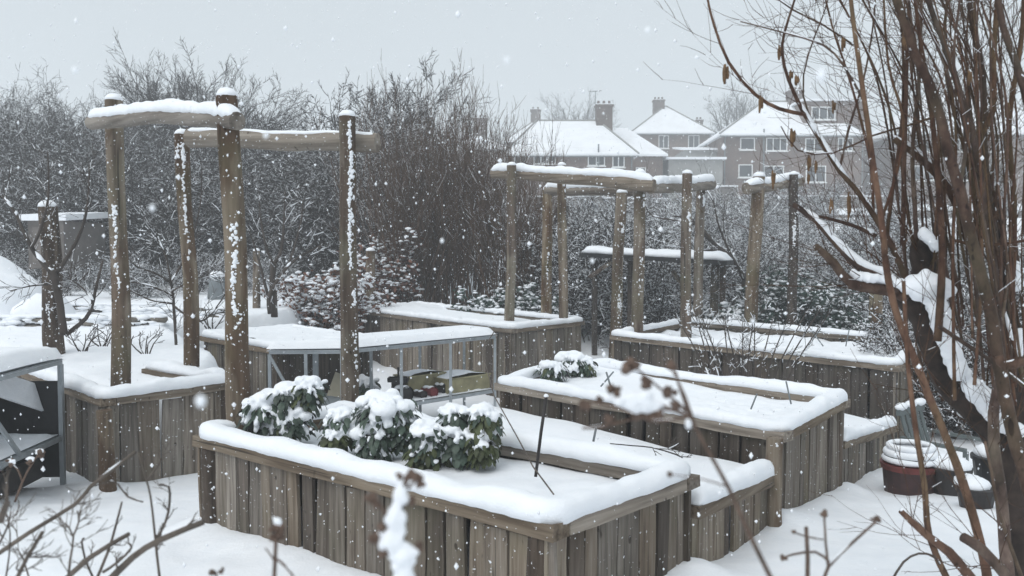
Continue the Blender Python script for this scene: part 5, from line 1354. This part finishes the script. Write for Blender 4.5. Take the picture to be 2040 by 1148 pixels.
for wi, (x, y, Y, lab) in enumerate(((165, 700, 8.2, 'dead drooping weed poking from the terrace snow by the first post'), (290, 705, 8.4, 'dark dead stalk lying on the snow between the first two posts'), (205, 690, 8.6, 'thin dead weed beside the first pergola post'), (420, 655, 12.0, 'dead stalks behind the second pergola post'), (150, 560, 12.5, 'dark weed stalks by the snow mound'))):
    limb_tree('dead_weed', lab, [([(x + 4 * k, y), (x + 10 * k + rf.gauss(0, 6), y - 20), (x + 16 * k + rf.gauss(0, 10), y - 34 - rf.uniform(0, 14))], 3, 1.5, .1 * k) for k in (-2, -1, 0, 1, 2)], Y, rf, 'weed', 'dead weeds on the terrace', 'twig', dict(add=.006, gain=.8), (3, .12), ('stem', 'twigs'), 5, .3, True, 0)
def upright_pot(label, x, y, Y, r, h, mat, sn):
    root = empty('plant_pot'); tag(root, label, 'pot', 'snowy pots by the hazel'); p = at(x, y, Y); root.location = (p.x, p.y, ground(p.x, p.y) - .03)
    m = MB(); m.tube([(0, 0, 0), (0, 0, h)], [r * .78, r], 16); m.build('body', M[mat], root)
    m = MB(); m.tube([(0, 0, h - .03), (0, 0, h + .004)], [r * 1.05, r * 1.07], 16); m.build('rim', M[mat], root)
    bl = [(Vector((rk.gauss(0, r * .2), rk.gauss(0, r * .2), h + sn * .3)), (r * .85, r * .85, sn), 0) for _ in range(3)]; tag(link('snow_cap', blobs_mesh('snow_cap', bl, ICO[2], .12, int(x)), M['snow'], root, smooth=True), kind='stuff')
upright_pot('dark pot with tall snow dome right of the red rimmed tub', 1893, 960, 6.6, .15, .24, 'darkpot', .07)
upright_pot('low dark pot under the hazel trunk with snow on top', 1945, 985, 6.0, .13, .17, 'darkpot', .06)
upright_pot('snow buried black pot nearest the dark hazel trunk', 1985, 940, 6.8, .18, .30, 'black', .08)
# ------------------------------------------------------------------ coppiced hazel at the right
rh = random.Random(41)
HZ = 3.4
limbs = [
    ([(2030, 1170), (2020, 1000), (1988, 880), (1930, 810), (1880, 750), (1850, 670), (1820, 610), (1790, 585)], 95, 60, (0, .1)),          # main snowy trunk
    ([(2060, 1150), (2035, 900), (2010, 700), (1995, 560), (1980, 430), (1965, 330)], 130, 40, .55),                                         # dark rear trunk
    ([(1855, 640), (1842, 560), (1836, 510), (1832, 480)], 78, 52, .12),                                                                       # dark stump knob
    ([(1800, 590), (1770, 577), (1698, 566), (1661, 524), (1625, 491)], 38, 18, (.05, -.1)),
    ([(1790, 580), (1760, 550), (1713, 533), (1661, 480), (1625, 439), (1580, 407)], 30, 15, (0, .15)),
    ([(1745, 470), (1720, 458), (1682, 444), (1632, 431)], 14, 9, .1),
    ([(1945, 520), (1928, 470), (1896, 387), (1844, 324), (1781, 277)], 30, 20, .2),
    ([(1820, 600), (1790, 520), (1766, 470), (1740, 428), (1708, 381), (1672, 340), (1635, 282), (1604, 230), (1593, 209), (1570, 157), (1559, 110), (1562, 68), (1583, 0), (1600, -60)], 20, 5, (.1, -.1)),
    ([(1602, 228), (1552, 217), (1504, 188), (1452, 125), (1423, 52), (1410, 0), (1405, -40)], 11, 5, (-.05, -.2)),
    ([(1968, 1160), (1960, 1110), (1929, 995), (1893, 893), (1862, 816), (1821, 714), (1790, 637), (1770, 560), (1756, 440), (1740, 330), (1722, 200), (1705, 80), (1690, -40)], 24, 10, -.35),
    ([(1890, 1160), (1852, 1072), (1842, 970), (1826, 867), (1814, 775), (1806, 690), (1800, 560)], 17, 9, -.45),
    ([(2060, 1010), (2025, 888), (2003, 795), (1990, 720), (1977, 640), (1957, 560), (1937, 480), (1912, 380), (1888, 300), (1874, 237), (1851, 167), (1824, 111), (1804, 47), (1779, -20)], 36, 20, -.3),
    ([(1990, 620), (1965, 430), (1941, 279), (1930, 237), (1907, 167), (1888, 106), (1863, 42), (1842, -20)], 24, 14, 0),
    ([(1985, 500), (1962, 330), (1960, 195), (1955, 125), (1941, 70), (1927, -20)], 22, 14, .15),
    ([(1930, 330), (1952, 273), (1977, 223), (1980, 125), (1983, 56), (1988, -20)], 18, 12, .05),
    ([(2070, 420), (2050, 220), (2019, 112), (1999, 56), (1985, -20)], 24, 16, -.1),
    ([(1798, 490), (1800, 400), (1802, 300), (1804, 250), (1807, 98), (1812, -20)], 15, 8, .1),
    ([(1828, 490), (1824, 440), (1818, 300), (1832, 150), (1836, -20)], 14, 8, .15),
    ([(1868, 680), (1874, 600), (1877, 500), (1872, 400), (1864, 300), (1850, 180), (1830, 60), (1822, -20)], 22, 9, -.1),
    ([(1764, 500), (1775, 400), (1795, 260), (1800, 130), (1790, -20)], 13, 6, .2),
    ([(2015, 600), (2020, 400), (2010, 250), (2035, 80), (2040, -20)], 20, 12, .3), ([(1950, 500), (1935, 350), (1900, 220), (1880, 100), (1890, -20)], 16, 8, .35),
    ([(1740, 428), (1735, 330), (1715, 240), (1690, 150), (1660, 60), (1640, -20)], 9, 5, .1), ([(1672, 340), (1690, 260), (1720, 160), (1738, 60), (1745, -20)], 8, 4, .2),
    ([(1756, 440), (1790, 330), (1800, 240), (1770, 130), (1760, -20)], 9, 5, -.15), ([(1912, 380), (1925, 260), (1900, 130), (1915, -20)], 10, 6, -.2),
    ([(1635, 282), (1600, 190), (1610, 110), (1640, 30), (1655, -20)], 6, 3, 0), ([(1870, 230), (1810, 250), (1740, 270), (1660, 305), (1590, 300), (1556, 252)], 7, 3, -.1),
    ([(1720, 200), (1680, 130), (1640, 90), (1560, 65), (1475, 43)], 7, 3, -.2), ([(1700, 90), (1640, 50), (1580, 20), (1540, -10)], 6, 4, .1),
    ([(1940, 1160), (1891, 1100), (1846, 1067), (1794, 1018)], 26, 14, -.6), ([(2015, 1160), (1958, 1096), (1917, 1070)], 30, 22, -.5),
    ([(2010, 1170), (2000, 1050), (1990, 960), (1978, 860), (1990, 760)], 34, 26, -.15), ([(2035, 1150), (1990, 1020), (1975, 940), (1962, 880)], 10, 6, -.5),
    ([(1870, 650), (1930, 690), (1975, 720), (2040, 770)], 12, 10, -.2), ([(1905, 480), (1960, 490), (2040, 480)], 10, 9, 0),
    ([(2040, 720), (2000, 730), (1990, 710)], 24, 20, -.45),
]
for k in range(46):                      # slim whips rising almost upright
    x0 = rh.uniform(1835, 2055); y0 = rh.uniform(600, 820); x1 = x0 - rh.uniform(-20, 110); x2 = x1 - rh.uniform(-10, 130)
    limbs.append(([(x0, y0), (lerp(x0, x1, .5) + rh.gauss(0, 8), lerp(y0, 220, .45)), (x1, 200 + rh.uniform(-40, 40)), (x2, -30)], rh.uniform(5, 11), rh.uniform(2.5, 5), (rh.uniform(-.3, .6), rh.uniform(-.3, .8))))
RMIN = .0011
hazel = limb_tree('hazel_tree', 'coppiced hazel with many brown rods and snow in its forks at the right edge', limbs, HZ, rh, 'tree', None, 'hazel', dict(add=.007, gain=.62, minh=.5, thr=-.05, tadd=.001, tkeep=.05), (8, .40), ('rod', 'twigs'), 10, .3, True, 3, .12,
                  [(6, .07, .05, 3, .55, .45, .2), (4, .12, .04, 0, 0, 0, 0)], thin=.7)
for o in hazel.children:
    if o.name.startswith('trunk'): o.data.materials[0] = M['trunk']
org = hazel.location
# heavy snow lying along the upper side of the leaning trunk and in its forks
pads = []; sH = HZ / FPX
def along(path, w, dy, n, ox, oz, keep=-.15, k=.5):
    P = [at(x, y, HZ + dy) - org for x, y in path]
    for i in range(n):
        t = i / (n - 1) * (len(P) - 1); a = min(int(t), len(P) - 2); p = P[a].lerp(P[a + 1], t - a); r = w * sH * .4
        if mnoise.noise(Vector((i * .21, w, 3))) < keep: continue
        for q in range(3):
            s = r * rh.uniform(.45, .85)
            pads.append((p + Vector((ox * r * rh.uniform(.6, 1.25), -r * rh.uniform(.2, .75), oz * r * rh.uniform(.5, 1.2))), (s, s * .8, s * rh.uniform(.7, 1.2)), rh.uniform(0, 6)))
along([(1790, 578), (1820, 590), (1850, 640), (1880, 740), (1930, 800), (1988, 870)], 70, .0, 46, .75, .55)
along([(1800, 585), (1840, 572), (1875, 590)], 55, -.02, 12, .2, .8)
along([(1698, 556), (1740, 562), (1800, 575)], 30, -.01, 16, 0, .8)
along([(1832, 478), (1850, 492), (1866, 505)], 40, .05, 8, .3, .7)
along([(1985, 340), (2000, 390), (2015, 430)], 60, .45, 12, -.2, .5)
along([(2000, 520), (2008, 600), (2012, 700)], 60, .45, 14, .6, .2, .05)
o = tag(link('snow_load', blobs_mesh('snow_load', pads, ICO[2], .25, 7), M['snow'], hazel, smooth=True), kind='stuff')
md = o.modifiers.new('merge', 'REMESH'); md.mode = 'VOXEL'; md.voxel_size = .006; md.use_smooth_shade = True
sm = o.modifiers.new('soft', 'SMOOTH'); sm.factor = .5; sm.iterations = 3
# dangling catkins and dead leaves
def catkin(x, y, h, w, dy=0):
    m = MB(); a = at(x, y, HZ + dy) - org; s = HZ / FPX; n = 6
    m.tube([a + Vector((rh.gauss(0, .4) * s, 0, -h * s * i / (n - 1))) for i in range(n)], [w * s * .33 * (.35 + .75 * math.sin(math.pi * (i + .6) / (n + .2))) for i in range(n)], 6, True, .5, x)
    m.tube([a + Vector((s * w * .45, 0, -h * s * .12)) + Vector((rh.gauss(0, .5) * s, 0, -h * s * .62 * i / 4)) for i in range(5)], [w * s * .28 * (.35 + .75 * math.sin(math.pi * (i + .6) / 5.2)) for i in range(5)], 6, True, .5, x)
    m.build('catkin', M['catkin'], hazel, smooth=True)
for x, y, h, w in ((1444, 128, 38, 11), (1514, 190, 34, 9), (1552, 90, 30, 8), (1575, 140, 22, 7), (1586, 150, 20, 8), (1578, 256, 36, 10), (1611, 310, 32, 8), (1625, 320, 26, 6), (1679, 75, 28, 9), (1690, 383, 60, 8), (1660, 200, 26, 8), (1804, 40, 58, 16), (1930, 140, 30, 10), (2005, 200, 34, 10), (1655, 395, 30, 7), (1540, 340, 36, 8), (1610, 345, 22, 6)):
    catkin(x, y, h, w, rh.uniform(-.15, .15))

# ------------------------------------------------------------------ foreground stems (out of focus)
rr_ = random.Random(17)
def fg(name, label, limbs, Y, cat='plant', group=None, twig=(3, .05), mat='rose', snow=dict(add=.001, gain=.5, minh=.6, thr=.2, tadd=.001), **k):
    return limb_tree(name, label, limbs, Y, rr_, cat, group, mat, snow, twig, ('stem', 'twigs'), 7, .2, False, 0, .4, **k)
RS = 'bare rose stems in front'
fg('rose_bush', 'long bare stem sweeping up from the bottom left corner', [([(-20, 1115), (60, 1060), (150, 1005), (180, 970), (225, 935), (270, 900)], 9, 7, 0)], 1.9, group=RS, twig=(2, .06))
fg('rose_bush', 'thick thorny rose stem crossing low at bottom left', [([(215, 1160), (265, 1110), (320, 1075), (405, 1040)], 15, 12, 0), ([(320, 1165), (312, 1100), (307, 1050), (300, 990), (290, 950), (275, 900)], 6, 3, .1), ([(309, 1080), (330, 1040), (338, 1000), (336, 970), (318, 966)], 6, 5, .1), ([(292, 960), (320, 920), (318, 915)], 5, 3, .05), ([(285, 1000), (255, 990), (235, 965), (220, 958)], 4, 3, .05)], 1.8, group=RS, twig=(4, .035))
fg('rose_bush', 'straight pruned rose stem left of the thorny one', [([(120, 1165), (180, 1110), (257, 1064)], 11, 9, 0), ([(190, 1160), (215, 1100), (230, 1050), (243, 1000)], 7, 4, .1), ([(185, 1150), (170, 1115), (163, 1080), (168, 1072)], 5, 4, .05), ([(205, 1140), (235, 1120), (262, 1092), (255, 1082)], 6, 4, 0)], 1.85, group=RS, twig=(4, .03))
fg('rose_bush', 'forked slim stem rising near the bottom left corner', [([(135, 1165), (140, 1115), (146, 1070), (130, 1042)], 6, 3, 0), ([(146, 1068), (157, 1040), (154, 1018)], 4, 3, 0), ([(28, 1165), (55, 1110), (85, 1060)], 9, 7, -.1), ([(10, 1160), (18, 1110), (20, 1060), (12, 1020)], 4, 2, .1), ([(-5, 1090), (15, 1050), (22, 1020)], 5, 3, .1), ([(0, 1040), (12, 1008), (16, 1000)], 13, 8, -.2), ([(60, 1160), (45, 1110), (30, 1090)], 4, 2, .1)], 1.7, group=RS, twig=(6, .07))
def seed_plant(label, limbs, heads, Y, snowb=(), mat='seed', group='dried seed heads in front'):
    root = fg('dried_flower', label, limbs, Y, 'plant', group, (0, .02), mat); o0 = root.location
    for x, y, r in heads:
        c = at(x, y, Y) - o0; s = r * Y / FPX
        bl = [(c + Vector((rr_.gauss(0, .35) * s, rr_.gauss(0, .35) * s, rr_.gauss(0, .3) * s)), (s * .6, s * .6, s * rr_.uniform(.4, .8)), 0) for _ in range(7)]
        link('seed_head', blobs_mesh('seed_head', bl, ICO[1], .5, int(x)), M[mat], root)
    if snowb:
        bl = []
        for x, y, rx, ry in snowb:
            c = at(x, y, Y) - o0; s = Y / FPX; bl.append((c, (rx * s, min(rx, ry) * s * .9, ry * s), 0))
            for k in range(12): bl.append((c + Vector((rr_.uniform(-1, 1) * rx * s, -.4 * min(rx, ry) * s * rr_.random(), rr_.uniform(-1, 1) * ry * s)), (rx * s * rr_.uniform(.2, .45), rx * s * .35, ry * s * rr_.uniform(.2, .45)), 0))
        o = tag(link('snow_load', blobs_mesh('snow_load', bl, ICO[2], .4, 3), M['snow'], root, smooth=True), kind='stuff')
        md = o.modifiers.new('merge', 'REMESH'); md.mode = 'VOXEL'; md.voxel_size = .0022; md.use_smooth_shade = True
        sm = o.modifiers.new('soft', 'SMOOTH'); sm.factor = .5; sm.iterations = 3
    return root
seed_plant('blurred dried umbel holding a lump of snow before the middle bed', [
    ([(1560, 1200), (1500, 1080), (1450, 970), (1400, 880), (1370, 820), (1345, 740)], 11, 6, 0), ([(1375, 830), (1330, 815), (1270, 832), (1200, 850), (1160, 853)], 7, 5, 0), ([(1370, 830), (1300, 800), (1230, 785)], 6, 5, 0), ([(1370, 820), (1310, 770), (1262, 730)], 6, 4, .02), ([(1385, 850), (1365, 790), (1338, 735)], 6, 4, -.02), ([(1372, 826), (1345, 800), (1325, 775)], 5, 4, .03), ([(1375, 830), (1300, 840), (1240, 815), (1175, 800)], 6, 4, -.03), ([(1450, 970), (1400, 955), (1335, 945)], 4, 2, -.02)],
    [(1258, 728, 18), (1338, 728, 12), (1290, 765, 14), (1165, 808, 15), (1222, 775, 14), (1335, 945, 7), (1332, 782, 14), (1300, 825, 18), (1215, 838, 13), (1270, 832, 14), (1195, 800, 10), (1345, 810, 13)], .95, [(1265, 798, 40, 22), (1290, 808, 30, 17), (1240, 794, 22, 14), (1372, 845, 8, 11)])
seed_plant('blurred snow coated seed spike before the nearest bed', [([(830, 1200), (800, 1120), (790, 1050), (800, 980), (815, 945)], 22, 14, 0), ([(792, 1060), (760, 1010), (745, 990)], 8, 6, 0), ([(800, 985), (825, 960), (832, 945)], 8, 5, 0)],
           [(742, 992, 14), (820, 946, 14), (835, 960, 12), (770, 1095, 20), (795, 948, 10), (745, 1075, 14), (760, 1050, 12), (820, 1000, 10), (835, 1090, 12)], .85, [(797, 985, 15, 22), (787, 1030, 19, 30), (778, 1080, 25, 28), (806, 1108, 26, 24), (802, 960, 10, 13), (804, 1150, 22, 28), (820, 1180, 18, 26)])
seed_plant('small blurred bud stalk at the bottom edge', [([(545, 1180), (548, 1120), (550, 1075), (552, 1050)], 9, 8, 0), ([(548, 1110), (570, 1130), (585, 1150)], 6, 4, 0), ([(548, 1120), (535, 1100), (528, 1092)], 4, 3, 0)], [(552, 1050, 13), (548, 1070, 11), (560, 1062, 10)], 1.1, [(552, 1040, 9, 9)])
seed_plant('dried branching flower stalk at the bottom right', [([(1608, 1180), (1609, 1110), (1606, 1050)], 10, 8, 0), ([(1640, 1165), (1650, 1130), (1700, 1080), (1745, 1040)], 8, 5, .03), ([(1650, 1130), (1645, 1080), (1642, 1030)], 6, 4, 0), ([(1652, 1120), (1625, 1100), (1580, 1105), (1560, 1112)], 6, 4, .02), ([(1640, 1075), (1610, 1070), (1585, 1062)], 4, 3, 0)], [(1748, 1034, 9), (1642, 1026, 9), (1558, 1112, 8), (1580, 1060, 6)], 1.3)
seed_plant('tiny twig tip poking up at the bottom edge', [([(430, 1180), (432, 1150), (428, 1138)], 6, 4, 0)], [(424, 1140, 8), (440, 1138, 6)], 1.2)
limb_tree('bent_shoot', 'dark arching shoot rising from the snow beside the hazel', [([(1775, 1160), (1800, 1120), (1830, 1103), (1860, 1108), (1872, 1125)], 5, 4, 0)], 2.8, rr_, 'twig', None, 'twig', dict(thr=.9), (0, .1), ('stem', 'twigs'), 7, .1, False, 0)
seed_plant('snow tufted seed stalks before the shelf rack', [([(30, 1000), (45, 960), (60, 930)], 5, 4, 0), ([(45, 960), (35, 935), (20, 925)], 4, 3, 0), ([(55, 940), (70, 915), (78, 905)], 4, 3, 0)], [(60, 920, 8), (22, 922, 8), (80, 903, 9)], 2.6, [(60, 914, 8, 5), (24, 919, 8, 5), (80, 899, 8, 5)])

# ------------------------------------------------------------------ falling snow
rs = np.random.RandomState(4)
N1 = 17000
fy = 2.2 + 19 * rs.rand(N1) ** .8
fx = (rs.rand(N1) - .5) * (fy * 1.35 + 2)
fz = rs.rand(N1) * (1.2 + fy * .42) + .15 + (1.85 - (1.2 + fy * .42) * .5) * np.clip(fy / 8, .3, 1) * .6
fz = fz + ground_np(fx, fy) * .4
size = np.clip(rs.lognormal(math.log(.0044), .36, N1), 0, .0085)
TV, TF = OCT
V = TV[None] * size[:, None, None] * rs.uniform(.6, 1.35, (N1, 6, 1)) * np.array([1, 1, 1.25]) + np.stack([fx, fy, fz], 1)[:, None]
F = (TF[None] + (np.arange(N1) * 6)[:, None, None]).reshape(-1, 3)
fl = link('falling_snow', np_mesh('falling_snow', V.reshape(-1, 3), F), M['flake'])
tag(fl, 'snowflakes drifting down through the whole garden', None, None, 'stuff')
# a few large flakes close to the lens
bl = []
for x, y, d, s in ((400, 800, .62, .0042), (1636, 150, .62, .0042), (303, 415, .9, .0034), (1290, 60, 1.0, .003), (880, 480, 1.3, .003), (1180, 520, 1.2, .003), (530, 270, .9, .003), (1500, 640, 1.1, .003), (660, 560, 1.0, .003), (150, 140, .9, .003), (1010, 120, .8, .003)):
    bl.append((at(x, y, d), (s, s, s * 1.3), 0))
tag(link('falling_snow', blobs_mesh('near_flakes', bl, ICO[1], .4, 2), M['flake']), 'large soft snowflakes close to the viewer', None, None, 'stuff')

# ------------------------------------------------------------------ snow-filled air
m = MB(); m.box((0, 60, 10.5), (320, 170, 27))
hz_ = m.build('haze', None); tag(hz_, 'pale haze of falling snow over the garden', None, None, 'stuff')
hm = bpy.data.materials.new('haze'); hm.use_nodes = True; nt = hm.node_tree; nt.nodes.clear()
pv = nt.nodes.new('ShaderNodeVolumePrincipled'); pv.inputs['Color'].default_value = (.93, .95, .97, 1); pv.inputs['Density'].default_value = .0046
pv.inputs['Anisotropy'].default_value = .2
ou = nt.nodes.new('ShaderNodeOutputMaterial'); nt.links.new(pv.outputs[0], ou.inputs['Volume'])
hz_.data.materials.append(hm)
